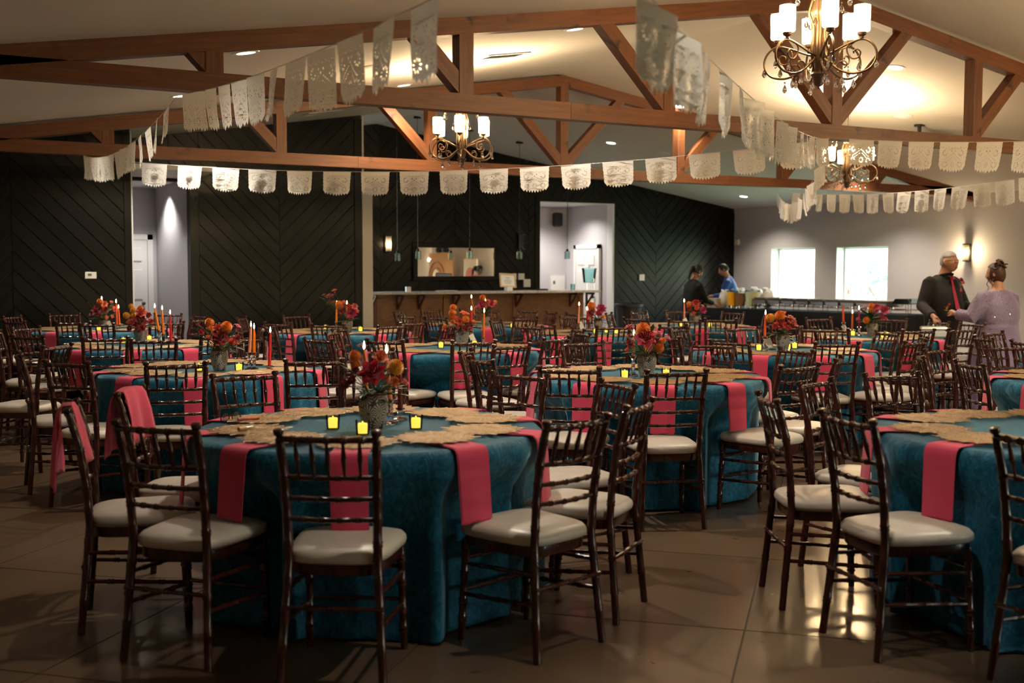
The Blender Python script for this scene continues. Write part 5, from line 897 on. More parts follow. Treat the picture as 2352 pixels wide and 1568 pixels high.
sg = empty('framed_sign', onbar('sign'), .1, 'small gilt framed sign leaning on its stand on the bar', 'sign'); b = MB(); b.T = Matrix.Translation((0, 0, .06)) @ Matrix.Rotation(radians(-12), 4, 'X') @ Matrix.Rotation(radians(3), 4, 'Y')
for a0, a1 in (((-.17, -.012, 0), (-.145, .012, .25)), ((.145, -.012, 0), (.17, .012, .25)), ((-.145, -.012, 0), (.145, .012, .025)), ((-.145, -.012, .225), (.145, .012, .25))): b.box(a0, a1)
b.build('frame', M['gold'], sg, 0); T_ = b.T; b = MB(); b.T = T_; b.box((-.146, -.002, .024), (.146, .004, .226)); b.build('paper', M['paper'], sg, 0)
b = MB(); b.T = T_
for i, w in enumerate((.05, .035, .08, .075, .06)): b.box((-w, -.0035, .175 - .026 * i), (w, -.002, .181 - .026 * i))
b.build('print', M['screen'], sg, 0); b = MB(); b.box((-.06, -.05, 0), (.06, .04, .07), .006); b.build('stand', M['plastic'], sg)
# clear drinks dispenser on the bar
def dispenser(name, loc, w, h, liquid, label, stand=.14, lidcol='clearlid'):
    e = empty(name, loc, 0, label, 'dispenser', None); b = MB(); n = 20; wb = w * .8
    b.lathe([(0, stand), (wb, stand), (w, stand + h), (w * .97, stand + h), (wb * .96, stand + .01), (0, stand + .008)], n); b.build('jar', M['clearlid'] if liquid is None else liquid, e, 50)
    b = MB(); b.lathe([(0, stand + h), (w * 1.04, stand + h), (w * 1.04, stand + h + .02), (w * .5, stand + h + .03), (0, stand + h + .03)], n); b.ball((0, 0, stand + h + .04), .018, 8, 6); b.build('lid', M[lidcol], e)
    b = MB(); b.tube([(0, -wb, stand + .04), (0, -wb - .05, stand + .04)], .012); b.tube([(0, -wb - .045, stand + .07), (0, -wb - .045, stand + .01)], .008); b.build('tap', M['foil'], e)
    if stand > .02:
        b = MB()
        for q in range(4): a = q * pi / 2 + .6; b.tube([(wb * .9 * cos(a), wb * .9 * sin(a), stand), (wb * .95 * cos(a), wb * .95 * sin(a), 0)], .006)
        b.tube([(wb * .93 * cos(i * pi / 12), wb * .93 * sin(i * pi / 12), stand * .98) for i in range(25)], .006); b.build('stand', M['foil'], e)
    return e
dispenser('drink_dispenser', (ONBAR['disp'][0] - .04, by + .22, bz + .0005), .135, .24, None, 'clear glass drinks dispenser on a wire stand at the right end of bar')
b = MB(); b.lathe([(0, 0), (.04, 0), (.044, .11), (.038, .11), (.034, .006), (0, .006)], 14); prop(b.build('glass_jar', M['clearlid'], None, 40, (ONBAR['jar'][0] - .25, by + .3, bz + .0005)), 'small clear glass jar beside the drinks dispenser on the bar', 'jar')
b = MB(); b.box((-.1, -.05, 0), (.1, .05, .03), .004); prop(b.build('napkin_tray', M['blackp'], None, 0, (ONBAR['tray'][0], by + .3, bz + .0005)), 'low black napkin tray on the bar top below switch plates', 'tray')
# mirror on the rear wall
x0, z1 = ONB['MIR0'][0], ONB['MIR0'][2]; x1, z0 = ONB['MIR1'][0], ONB['MIR1'][2]; wy = YB * KS - .035
mi = empty('wall_mirror', ((x0 + x1) / 2, wy, z0), 0, 'long wall mirror in a black frame above the bar', 'mirror'); hw = (x1 - x0) / 2; hh = z1 - z0
b = MB(); b.box((-hw - .01, -.004, -.01), (hw + .01, .004, hh + .01)); b.build('glass', M['mirror'], mi, 0); fwd = .085
for nm, a0, a1 in (('frame', (-hw - fwd, -.05, -fwd), (hw + fwd, .01, 0)), ('frame', (-hw - fwd, -.05, hh), (hw + fwd, .01, hh + fwd)), ('frame', (-hw - fwd, -.05, 0), (-hw, .01, hh)), ('frame', (hw, -.05, 0), (hw + fwd, .01, hh))):
    b = MB(); b.box(a0, a1, .006); b.build(nm, M['plank'], mi, 0)
def plate(name, loc, w, h, lab, cat, rz=0, rocker=True, group=None):
    e = empty(name, loc, rz, lab, cat, group); b = MB(); b.box((-w / 2, -.012, -h / 2), (w / 2, .012, h / 2), .004); b.build('plate', M['plastic'], e, 0)
    if rocker:
        b = MB(); b.box((-w * .16, -.018, -h * .28), (w * .16, -.01, h * .28), .002); b.build('rocker', M['paper'], e, 0)
    return e
plate('light_switch', (ONB['SW1'][0], wy - .006, ONB['SW1'][2]), .12, .125, 'white light switch on the black wall left of the server', 'switch'); plate('light_switch', (ONB['SW2'][0], wy - .006, ONB['SW2'][2]), .13, .12, 'white double light switch on black wall right of gilt sign', 'switch')
plate('light_switch', (ONB['SW3'][0] - .02, wy - .006, ONB['SW3'][2]), .07, .12, 'narrow white switch half hidden behind the gilt sign', 'switch'); plate('wall_panel', (ONB['SW4'][0], wy - .006, ONB['SW4'][2]), .15, .15, 'square white wall panel just above the bar by the passage', 'panel', rocker=False)
th = ONH['thermo']; e = plate('thermostat', (th[0], 13.6 * KS - .04, th[2]), .135, .085, 'white thermostat on the left black plank wall', 'thermostat', rocker=False); b = MB(); b.box((-.035, -.016, -.005), (.01, -.011, .022)); b.build('display', M['screen'], e, 0)
p = ONH['speaker']; e = empty('wall_speaker', (p[0], 18.75 * KS - .03, p[2]), 0, 'black wall speaker high in the white passage', 'speaker'); b = MB(); b.box((-.09, -.14, -.15), (.09, -.02, .15), .03); b.build('body', M['blackp'], e); b = MB(); b.box((-.02, -.03, -.04), (.02, .03, .04)); b.build('mount', M['black_metal'], e)
p = ONH['note']; e = empty('wall_notice', (p[0], 18.75 * KS - .012, p[2]), 0, 'pale framed notice low on the passage wall', 'notice'); b = MB(); b.box((-.17, -.01, -.16), (.17, .01, .16)); b.build('board', M['paper'], e, 0); b = MB(); b.box((-.12, -.014, -.02), (-.07, -.009, .05)); b.build('print', M['screen'], e, 0)
p = ONH['pir']; e = empty('motion_sensor', (XR * KS - .03, p[1], p[2]), 0, 'small white motion sensor in the corner beside the window wall', 'sensor'); b = MB(); b.box((-.03, -.05, -.06), (.03, .05, .06), .015); b.build('body', M['plastic'], e)
# sconces
def sconce(loc, rz, lab, on):
    e = empty('wall_sconce', loc, rz, lab, 'sconce', 'wall sconces'); b = MB(); b.box((-.05, -.02, -.15), (.05, 0, .15), .004); b.build('back_plate', M['black_metal'], e, 0)
    b = MB(); b.lathe([(0, -.15), (.055, -.15), (.055, -.13), (0, -.13)], 16, (0, -.075, 0)); b.lathe([(0, .13), (.055, .13), (.055, .15), (0, .15)], 16, (0, -.075, 0)); b.build('cap', M['black_metal'], e)
    b = MB(); b.lathe([(.05, -.13), (.05, .13)], 18, (0, -.075, 0), cap=False); b.build('glass', M['seeded'] if on else M['cup'], e)
    b = MB(); b.lathe([(0, -.05), (.012, -.045), (.016, 0), (.01, .035), (0, .045)], 10, (0, -.075, 0)); b.build('bulb', M['bulb'] if on else M['cup'], e)
    if on: q = Vector((0, -.16, 0)); q.rotate(Matrix.Rotation(rz, 3, 'Z')); add_light('sconce_lamp', 'POINT', Vector(loc) + q, on, (1, .74, .42), .04)
    return e
p = ONH['sconce']; sconce((XR * KS - .002, p[1], p[2]), radians(-90), 'lit black and glass wall sconce right of the windows behind the man', 14)
sconce((ONB['SC1'][0], wy, ONB['SC1'][2]), 0, 'dim glass wall sconce left of the mirror on black planks', 1.6); sconce((ONB['SC2'][0], wy, ONB['SC2'][2]), 0, 'unlit glass wall sconce right of the mirror on black planks', 0)
sconce((XR * KS - .002, 4.35, 1.72), radians(-90), 'lit wall sconce beside the peach backdrop', 14); sconce((XR * KS - .002, 8.9, 1.72), radians(-90), 'lit wall sconce between peach backdrop and windows', 14)
# pendants over the bar
for i, p in enumerate(PEND):
    e = empty('pendant_lamp', (p[0], p[1], p[2]), 0, 'clear glass pendant lamp over the bar, %s from left' % ORD[i], 'pendant lamp', 'bar pendants'); top = roofw(p[0]) - p[2]
    b = MB(); b.lathe([(.045, -.06), (.05, -.055), (.05, .07), (.042, .078), (.02, .08)], 14, cap=False); b.lathe([(.025, -.05), (.028, .06)], 10, cap=False); b.build('jar', M['clearlid'], e)
    b = MB(); b.lathe([(0, .075), (.024, .078), (.022, .11), (.008, .125), (0, .125)], 12); b.build('socket', M['black_metal'], e); b = MB(); b.tube([(0, 0, .12), (0, 0, top)], .004, 5); b.build('cord', M['blackp'], e)
    b = MB(); b.lathe([(0, top - .03), (.065, top - .025), (.065, top + .01), (0, top + .01)], 14); b.build('canopy', M['black_metal'], e)
# dark waste bin by the rear wall
e = empty('waste_bin', (12.9, 18.3, 0), 0, 'tall black waste bin against the right black wall', 'bin'); b = MB(); b.lathe([(0, 0), (.2, 0), (.26, .74), (.24, .74), (.19, .02), (0, .02)], 20); b.build('body', M['blackp'], e); b = MB(); b.lathe([(.25, .72), (.285, .73), (.285, .78), (.25, .79)], 20, cap=False); b.build('rim', M['blackp'], e)
# ---------------------------------------------------------------- buffet along the window wall
BA, BB = Vector((13.16, 16.6, 0)), Vector((13.78, 12.24, 0)); bu_ = (BB - BA).normalized(); bw_ = Vector((-bu_.y, bu_.x, 0)); Lb = (BB - BA).length; rzb = atan2(bu_.y, bu_.x)
bf = empty('buffet_table', BA, rzb, 'long buffet table under a black cloth before the window wall', 'table')      # local x along the front, +y to the wall side
b = MB(); b.box((.05, .05, .70), (Lb - .05, .71, .742)); b.build('tabletop', M['bartrim'], bf, 0)
for x in (.15, Lb / 2, Lb - .15):
    for y in (.12, .64): b = MB(); b.tube([(x, y, .7), (x, y, 0)], .016); b.build('leg', M['black_metal'], bf)
def skirt(i, j):
    Lp = 2 * (Lb + .76); s = i / 220 * Lp; z = (.762, .758, .6, .4, .2, .004)[j]; amp = (0, 0, .008, .014, .018, .02)[j] * sin(s * 26 + sin(s * 5)); k = (0, .004, .006, .008, .01, .012)[j] + amp
    if s < Lb: x, y, nx, ny = s, 0, 0, -1
    elif s < Lb + .76: x, y, nx, ny = Lb, s - Lb, 1, 0
    elif s < 2 * Lb + .76: x, y, nx, ny = Lb - (s - Lb - .76), .76, 0, 1
    else: x, y, nx, ny = 0, .76 - (s - 2 * Lb - .76), -1, 0
    return (x + nx * k, y + ny * k, z)
b = MB(); b.grid(skirt, 220, 6, True); b.box((0, 0, .744), (Lb, .76, .762)); bc = b.build('buffet_cloth', M['black_cloth'], None, 50, BA, rzb); prop(bc, 'black floor-length cloth on the buffet table', 'tablecloth')
def onbuf(u, w, z=.7625): q = BA + bu_ * u + bw_ * w; return (q.x, q.y, z)
def upx(x): return (x - 1597) / (2090 - 1597) * Lb
def make_rack():
    e = empty('chafing_rack'); b = MB(); w, d, h = .14, .25, .165
    for sx_ in (-1, 1):
        for sy in (-1, 1): b.tube([(sx_ * w, sy * d, h), (sx_ * (w + .012), sy * (d + .012), 0)], .004, 5)
        b.tube([(sx_ * (w + .012), -d - .012, .003), (sx_ * (w + .012), d + .012, .003)], .004, 5)
    for z in (h, .07): b.tube([(-w, -d, z), (w, -d, z), (w, d, z), (-w, d, z), (-w, -d, z)], .004, 5)
    b.build('wire_frame', M['wire'], e)
    b = MB(); b.grid(lambda i, j: ((-1, 1, 1, -1)[i] * (.135 - .02 * (1 - j)), (-1, -1, 1, 1)[i] * (.245 - .02 * (1 - j)), .105 + .062 * j), 4, 2, True); b.f.append((3, 2, 1, 0)); b.build('foil_pan', M['foil'], e, 0)
    b = MB(); b.box((-.148, -.258, .166), (.148, .258, .176)); b.box((-.125, -.235, .176), (.125, .235, .205), .012); b.build('lid', M['lid'], e, 0)
    for sy in (-.12, .12): b = MB(); b.lathe([(0, .071), (.04, .071), (.04, .1), (0, .1)], 12, (0, sy, 0)); b.build('burner', M['foil'], e)
    return e
r0 = None; NR = 9
for i in range(NR):
    u = upx(1752) + (upx(2020) - upx(1752)) * i / (NR - 1)
    lab = 'wire chafing rack with dark lid on the buffet, %s from left' % ORD[i]
    if r0 is None: r0 = make_rack(); o = r0; o.location = onbuf(u, .36); o.rotation_euler = (0, 0, rzb); prop(o, lab, 'chafing rack', 'buffet chafing racks')
    else: o = dup(r0, onbuf(u, .36), rzb, lab)
# the end rack stands open with a clear lid
o = dup(r0, onbuf(upx(2063), .36), rzb, 'empty wire rack with clear plastic lid at the right end of buffet')
for c in kids(o):
    if c.name.startswith(('foil_pan', 'burner')): bpy.data.objects.remove(c)
    elif c.name.startswith('lid'):
        bpy.data.objects.remove(c)
b = MB(); b.box((-.15, -.26, .168), (.15, .26, .174)); b.grid(lambda i, j: ((-1, 1, 1, -1)[i] * (.14 - .03 * j), (-1, -1, 1, 1)[i] * (.25 - .03 * j), .174 + .07 * j), 4, 2, True); b.f.append(tuple(len(b.v) - 4 + q for q in range(4))); b.build('clear_lid', M['clearlid'], o, 0)
M['juice'] = mat('orange_juice', (.90, .42, .01), .2); M['tea'] = mat('brown_tea', (.22, .10, .05), .2); M['lemon'] = mat('pale_lemonade', (.62, .66, .42), .2); M['bag'] = mat('white_plastic_bag', (.75, .76, .77), .35); M['card'] = paint('brown_cardboard', (.42, .33, .26), .7, .02); M['tissue'] = paint('white_tissue_box', (.72, .70, .69), .6, .02)
dispenser('juice_dispenser', onbuf(upx(1671), .25), .10, .24, M['juice'], 'dispenser of bright orange juice on the buffet', .05); dispenser('tea_dispenser', onbuf(upx(1692), .25), .10, .22, M['tea'], 'dispenser of brown tea beside the orange juice', .05); dispenser('lemonade_dispenser', onbuf(upx(1717), .3), .13, .25, M['lemon'], 'wide dispenser of pale lemonade right of the tea', .05)
def bag(loc, r, h, seed, lab):
    rd = random.Random(seed); b = MB(); b.ball((0, 0, h / 2), (r, r * .8, h / 2), 14, 10); b.v = [(x * (1 + rd.uniform(-.18, .18)), y * (1 + rd.uniform(-.18, .18)), max(0, z + (rd.uniform(-.02, .03) if z > .02 else 0))) for x, y, z in b.v]
    for k in range(4): a = rd.uniform(0, 6); p_ = Vector((r * .4 * cos(a), r * .4 * sin(a), h * .9)); b.add([p_, p_ + Vector((.03, .01, .05)), p_ + Vector((-.02, .03, .06)), p_ + Vector((-.03, -.01, .01))], [(0, 1, 2, 3)])
    return prop(b.build('plastic_bag', M['bag'], None, 25, loc), lab, 'bag', 'white bags on the buffet')
bag(onbuf(upx(1646), .3), .12, .30, 2, 'crumpled white plastic bag left of the orange juice'); bag(onbuf(upx(1700), .58), .15, .36, 5, 'white plastic bag standing behind the drinks dispensers'); bag(onbuf(upx(1727), .60), .13, .35, 8, 'tall white plastic bag behind the lemonade'); bag(onbuf(upx(1664), .55), .13, .34, 9, 'white plastic bag behind the orange juice')
b = MB(); b.box((-.12, -.1, 0), (.12, .1, .17), .004); b.box((-.03, -.12, .10), (.03, -.1, .13)); prop(b.build('cardboard_box', M['card'], None, 0, onbuf(upx(1632), .2), rzb), 'brown cardboard box on the left end of buffet', 'box'); b = MB(); b.box((-.13, -.1, 0), (.13, .1, .13), .004); prop(b.build('tissue_box', M['tissue'], None, 0, onbuf(upx(1616), .42), rzb), 'flat white box under the server hands on the buffet', 'box')
# ---------------------------------------------------------------- painted backdrop seen in the mirror
M['peach'] = paint('peach_board', (.62, .33, .15), .6, .02); M['tan'] = paint('tan_arch', (.45, .20, .08), .6, .02); M['pinkb'] = paint('pink_arch', (.72, .20, .20), .6, .02); M['navy'] = mat('navy_pot', (.01, .03, .06), .4)
bk_ = empty('arch_backdrop', (15.9, 5.6, 0), radians(-90), 'tall peach backdrop board with arch bands, seen in the mirror', 'backdrop'); b = MB(); b.box((-.85, -.02, 0), (.85, .02, 1.93)); b.build('board', M['peach'], bk_, 0)
def arch(b, cx, r, w, h, y0, y1, n=20):
    for i in range(n): a0, a1 = pi * i / n, pi * (i + 1) / n; b.prism([(cx + r * cos(a0), h + r * sin(a0)), (cx + (r + w) * cos(a0), h + (r + w) * sin(a0)), (cx + (r + w) * cos(a1), h + (r + w) * sin(a1)), (cx + r * cos(a1), h + r * sin(a1))], 'y', y0, y1)
    b.box((cx - r - w, y0, 0), (cx - r, y1, h)); b.box((cx + r, y0, 0), (cx + r + w, y1, h))
for r in (.28, .42, .56): b = MB(); arch(b, .28, r, .035, .9 + r * .3, -.05, -.02); b.build('arch_band', M['tan'], bk_, 0)
b = MB(); b.lathe([(0, 0), (.24, 0), (.24, .03), (0, .03)], 24); o = b.build('oval_mirror', M['can'], bk_); o.location = (.28, -.03, 1.1); o.rotation_euler = (radians(90), 0, 0); o.scale = (1, 1.3, 1); o.data.materials[0] = M['plastic']
for x in (-.3, .15): b = MB(); b.lathe([(0, 0), (.1, .01), (.13, .09), (.09, .16), (.1, .19), (0, .19)], 14, (x, 0, 1.931)); b.build('pot', M['navy'], bk_)
pk = empty('pink_arch_panel', (15.9, 7.6, 0), radians(-90), 'white panel with a pink arch beside the peach backdrop', 'backdrop'); b = MB(); b.box((-.42, -.02, 0), (.42, .02, 1.72)); b.build('board', M['white'], pk, 0); b = MB(); b.prism([(-.3, 0), (.3, 0)] + [(.3 * cos(pi * i / 16), 1.1 + .38 * sin(pi * i / 16)) for i in range(17)], 'y', -.035, -.02); b.build('arch', M['pinkb'], pk, 0)
# ================================================================ ceiling fittings
sl = lambda x: math.atan(.158) * (1 if x < 7.2 * KS else -1)
for i, (x, y) in enumerate(CANS):
    x, y = x * KS, y * KS; vis = i < 6
    e = empty('recessed_light', (x, y, roofw(x)), 0, 'round recessed ceiling light, lit, ' + ['above the left end of nearest truss', 'low over the left bay between trusses', 'beside the diagonal garland near the upper centre', 'right of the big chandelier', 'near the corner above the window wall', 'behind the far chandelier', 'overhead', 'overhead', 'overhead', 'overhead', 'overhead', 'overhead', 'overhead', 'overhead', 'right rear bay', 'centre rear bay', 'left rear bay', 'overhead', 'right side bay', 'over the bar'][i], 'ceiling light', 'recessed ceiling lights')
    if not vis and e['label'].endswith('overhead'): e['label'] = 'round recessed ceiling light out of frame overhead'
    e.rotation_euler = (0, -sl(x), 0)
    b = MB(); b.lathe([(.072, .0), (.078, -.006), (.105, -.006), (.108, .0), (.105, .01)], 24, cap=False); b.build('trim_ring', M['plastic'], e); b = MB(); b.lathe([(0, -.002), (.073, -.002)], 24, cap=False); b.build('lens', M['can'], e)
def vent(x, y, lab, w=.5, d=.3):
    x, y = x * KS, y * KS; e = empty('ceiling_vent', (x, y, roofw(x) - .002), 0, lab, 'vent', 'ceiling vents'); e.rotation_euler = (0, -sl(x), 0); b = MB()
    b.box((-w / 2, -d / 2, -.012), (w / 2, -d / 2 + .03, 0)); b.box((-w / 2, d / 2 - .03, -.012), (w / 2, d / 2, 0)); b.box((-w / 2, -d / 2 + .03, -.012), (-w / 2 + .03, d / 2 - .03, 0)); b.box((w / 2 - .03, -d / 2 + .03, -.012), (w / 2, d / 2 - .03, 0)); b.build('frame', M['plastic'], e, 0)
    for k in range(7): b = MB(); y0 = -d / 2 + .05 + k * (d - .1) / 6; b.add([(-w / 2 + .03, y0 - .012, -.010), (w / 2 - .03, y0 - .012, -.010), (w / 2 - .03, y0 + .012, -.001), (-w / 2 + .03, y0 + .012, -.001)], [(0, 1, 2, 3)]); b.build('slat', M['plastic'], e, 0)
    b = MB(); b.box((-w / 2 + .02, -d / 2 + .02, -.0015), (w / 2 - .02, d / 2 - .02, -.0005)); b.build('backing', M['screen'], e, 0)
vent(5.221, 9.445, 'slatted white ceiling vent above the middle chandelier'); vent(5.096, 13.884, 'slatted white ceiling vent over the rear bay near the ridge')
def disc(x, y, r, lab, name, cat): 
    x, y = x * KS, y * KS; e = empty(name, (x, y, roofw(x) + .001), 0, lab, cat, 'ceiling speakers'); e.rotation_euler = (0, -sl(x), 0); b = MB(); b.lathe([(0, -.012), (r * .9, -.012), (r, -.008), (r, 0)], 24, cap=False); b.build('grille', M['plastic'], e); b = MB(); b.lathe([(r * .97, -.004), (r * 1.05, -.004), (r * 1.05, 0)], 24, cap=False); b.build('ring', M['white'], e)
disc(3.944, 9.488, .12, 'round white ceiling speaker behind the largest banners', 'ceiling_speaker', 'speaker'); disc(10.488, 9.473, .12, 'round white ceiling speaker left of the projector', 'ceiling_speaker', 'speaker'); disc(10.625, 14.196, .11, 'round white ceiling speaker far back near the ridge', 'ceiling_speaker', 'speaker')
# projector with coiled cable
px_, py_ = 10.9 * KS, 9.6 * KS; pj = empty('projector', (px_, py_, roofw(px_)), radians(40), 'black projector hung from the ceiling right of the big chandelier', 'projector'); b = MB(); b.box((-.15, -.12, -.28), (.15, .12, -.13), .02); b.build('body', M['blackp'], pj); b = MB(); b.lathe([(.03, -.02), (.05, 0), (.05, .05), (.04, .055), (.035, .02), (0, .02)], 16); o = b.build('lens', M['mirror'], pj); o.location = (-.05, -.11, -.205); o.rotation_euler = (radians(90), 0, 0)
b = MB(); b.tube([(0, 0, -.13), (0, 0, .0)], .025); b.lathe([(0, -.02), (.07, -.02), (.07, .005), (0, .005)], 14); b.build('mount', M['black_metal'], pj)
b = MB(); c = Vector((.32, .1, -.16)); b.tube([(.15, .05, -.2), (.22, .08, -.23), c] + [c + Vector((.05 * sin(t * .9), .02 * cos(t), .09 * sin(t * .45))) for t in range(1, 16)] + [(.36, .1, -.04), (.36, .1, .03)], .006, 6); b.build('cable', M['blackp'], pj)
# ================================================================ small things on the tables and chairs
M['metalpink'] = mat('rose_metal', (.7, .35, .3), .3, .6)
e = empty('sunglasses', (*GLASSES, .775), .4, 'dark glasses lying at the left edge of the nearest table', 'glasses'); b = MB()
for s in (-1, 1): b.tube([(s * .032 + .024 * cos(i * pi / 8), .0, .022 + .02 * sin(i * pi / 8)) for i in range(17)], .0025, 5); b.tube([(s * .056, 0, .035), (s * .06, .06, .03), (s * .05, .12, .006)], .002, 5)
b.tube([(-.009, 0, .03), (0, 0, .034), (.009, 0, .03)], .0022, 5); b.build('frame', M['black_metal'], e); b = MB()
for s in (-1, 1): b.prism([(s * .032 + .0225 * cos(i * pi / 8), .022 + .019 * sin(i * pi / 8)) for i in range(16)], 'y', -.001, .001)
b.build('lens', M['clearlid'], e)
def stick(name, loc, rz, ma, mb_, lab, L=.085): 
    e = empty(name, (*loc, .795), rz, lab, 'lipstick'); b = MB(); b.T = Matrix.Rotation(radians(90), 4, 'Y'); b.lathe([(0, -L / 2), (.009, -L / 2), (.009, 0), (0, 0)], 12); b.build('case', M[ma], e); b = MB(); b.T = Matrix.Rotation(radians(90), 4, 'Y'); b.lathe([(0, 0), (.0075, 0), (.0075, L / 2), (0, L / 2)], 12); b.build('cap', M[mb_], e)
stick('lipstick', LIP, .5, 'gold', 'foil', 'gold and silver lipstick lying on the nearest table'); stick('lipstick', PINK, .1, 'p_blush', 'p_apricot', 'pale pink lip gloss tube behind the lipstick', .1)
e = empty('clutch_bag', (*CLUTCH, .7725), rzb + .9, 'silver glitter clutch bag standing on the table before the man', 'bag'); M['glit'] = mat('silver_glitter', (.62, .61, .6), .35, .7); bump(M['glit'], noise(M['glit'], texco(M['glit']), 300, 2), .9, .004)
b = MB(); b.box((-.125, -.03, 0), (.125, .03, .085), .02); b.build('body', M['glit'], e); b = MB(); b.box((-.127, -.032, .087), (.127, .032, .125), .012); b.build('frame', M['foil'], e); b = MB(); b.ball((0, 0, .132), .012, 8, 6); b.build('clasp', M['foil'], e)
# two napkins hung over chair backs
def draped(chair, lab, flip, wtop, wbot, front, back, xo=0.):
    yaw = chair.rotation_euler.z; nu, nv = 15, 22; L = front + back; b = MB()
    def P(i, j, off=0):
        u = i / (nu - 1) * 2 - 1; s = j / (nv - 1) * L - back; w = wtop + (wbot - wtop) * min(1, max(0, abs(s) - .03) / max(front, back)); x = u * w + xo; zt = .925; bowy = -.262 - .022 * (1 - min(1, abs(x) / .171) ** 2); k = .024
        fold = .016 * sin(3.2 * u + 1 + .5 * flip) * min(1, abs(s) / .12)
        if abs(s) < .03: a = s / .03 * pi / 2; y, z = bowy + k * sin(a) * (1), zt - k * (1 - cos(a)) - .006 * abs(u)
        else: sg = 1 if s > 0 else -1; dn = abs(s) - .03; y, z = bowy + sg * (k + .02 * dn / .3 + abs(fold)) + (.05 * dn if sg > 0 else -.01), zt - k - dn - .01 * abs(u) * (1 + u)
        return (x, y, z)
    b.grid(lambda i, j: P(i, j), nu, nv); me = b.mesh('draped_napkin', M['napkin'], 60); o = link('draped_napkin', me, None, chair.location, yaw); md = o.modifiers.new('thick', 'SOLIDIFY'); md.thickness = .004; md.offset = 1
    return prop(o, lab, 'napkin', 'napkins hung on chairs')
draped(CH_OBJ['c119'], 'pink napkin draped wide over a chair back behind the leftmost near chair', 1, .13, .17, .25, .30)
draped(CH_OBJ['c118'], 'pink napkin hung like a cone over the leftmost near chair', -1, .06, .21, .27, .33)
# ================================================================ people
M['skin'] = mat('skin_warm', (.45, .23, .14), .5, 0, .4, Subsurface_Weight=.12); M['skin'].node_tree.nodes['Principled BSDF'].inputs['Subsurface Radius'].default_value = (.02, .008, .004)
M['skin2'] = mat('skin_brown', (.36, .19, .12), .5, 0, .4); M['lip'] = mat('lips', (.34, .12, .09), .45); M['eyew'] = mat('eye_white', (.7, .68, .65), .2); M['iris'] = mat('iris_dark', (.02, .01, .006), .15)
def hairm(name, c1, c2):
    m = mat(name, c1, .5, 0, .35); f = noise(m, texco(m, 'Object', (40, 40, 8)), 3, 4, .7, 1); setc(m, ramp(m, f, [(.3, c2), (.7, c1)])); bump(m, f, .5, .004); return m
M['greyhair'] = hairm('grey_hair', (.42, .40, .37), (.22, .20, .18)); M['brownhair'] = hairm('auburn_hair', (.085, .03, .014), (.02, .008, .004)); M['blackhair'] = hairm('black_hair', (.012, .009, .008), (.004, .003, .003))
M['suit'] = cloth('charcoal_suit', (.016, .015, .015), .8, 260, .03); M['shirt'] = cloth('black_shirt', (.004, .004, .005), .8, 320, 0); M['tie'] = cloth('crimson_tie', (.42, .012, .06), .45, 200); M['shoe'] = mat('black_shoe', (.01, .01, .01), .3)
m = M['lilac'] = mat('lilac_sequin_dress', (.20, .145, .25), .5, 0, .5); v = texco(m); f = noise(m, v, 60, 4, .7); setc(m, ramp(m, f, [(.3, (.13, .09, .17)), (.7, (.27, .205, .33))])); bump(m, f, .5, .006); NT(m)[2].inputs['Sheen Weight'].default_value = .3
m = M['lilac2'] = cloth('lilac_chiffon', (.21, .15, .27), .6, 90, .5)
M['sequin'] = mat('sequin_silver', (.9, .87, .92), .12, 1); M['black_top'] = cloth('black_blouse', (.006, .007, .009), .8, 320, .02); M['blue'] = cloth('royal_blue_shirt', (.010, .085, .34), .6)
def head_mb(mb, c, s=1., jowl=0.):
    b = MB(); b.ball((0, 0, 0), (.076, .096, .115), 36, 28)
    out = []
    for x, y, z in b.v:
        t = z / .115
        if t < 0: x *= 1 - (.22 - .5 * jowl) * t * t; y = y * (1 - .10 * t * t) + (.012 * -t if y > 0 else .012 * -t)
        if t > .3 and y < 0: y *= 1.03
        g = lambda a, b_, sx_, sz: math.exp(-((x - a) / sx_) ** 2 - ((z - b_) / sz) ** 2)
        if y > .02:
            y += .026 * g(0, -.018, .013, .020) + .012 * g(0, .008, .011, .022) + .009 * g(.0, -.098, .03, .016) + .008 * g(0, -.062, .026, .010)
            y -= .011 * (g(.032, .012, .017, .012) + g(-.032, .012, .017, .012)); y += .006 * (g(.034, .034, .024, .009) + g(-.034, .034, .024, .009)) + .007 * (g(.045, -.03, .02, .02) + g(-.045, -.03, .02, .02))
        out.append((c[0] + x * s, c[1] + y * s, c[2] + z * s))
    mb.add(out, b.f)
    for sg in (-1, 1): mb.ball((c[0] + sg * .078 * s, c[1] - .012 * s, c[2] - .005 * s), (.012 * s, .020 * s, .032 * s), 10, 8)
def hand(mb, w, d, up, s=1., curl=.5, side=1):
    """palm and five separate fingers: w wrist, d pointing direction, up = back of the hand"""
    w = Vector(w); d = Vector(d).normalized(); up = (Vector(up) - d * Vector(up).dot(d)).normalized(); r = d.cross(up) * side
    pl = .085 * s
    mb.tube([w - d * .02, w + d * .03 * s, w + d * pl * .7, w + d * pl], [.024 * s, .030 * s, .034 * s, .030 * s], 10)
    for k, (o, L) in enumerate(((-.030, .066), (-.010, .077), (.010, .072), (.029, .057))):
        a = w + d * pl * .9 + r * o * s; p1 = a + d * L * .45 * s - up * curl * .012; p2 = p1 + (d * (1 - curl * .8) - up * curl).normalized() * L * .32 * s; p3 = p2 + (d * (1 - curl * 1.3) - up * curl * 1.5).normalized() * L * .27 * s
        mb.tube([a, p1, p2, p3], [.0095 * s, .0088 * s, .008 * s, .0062 * s], 8)
    a = w + d * .025 * s - r * .026 * s; q = (d * .75 - r * .75 - up * .25).normalized(); p1 = a + q * .038 * s; mb.tube([a, p1, p1 + (d - up * .4 - r * .15).normalized() * .035 * s], [.013 * s, .0105 * s, .008 * s], 8)
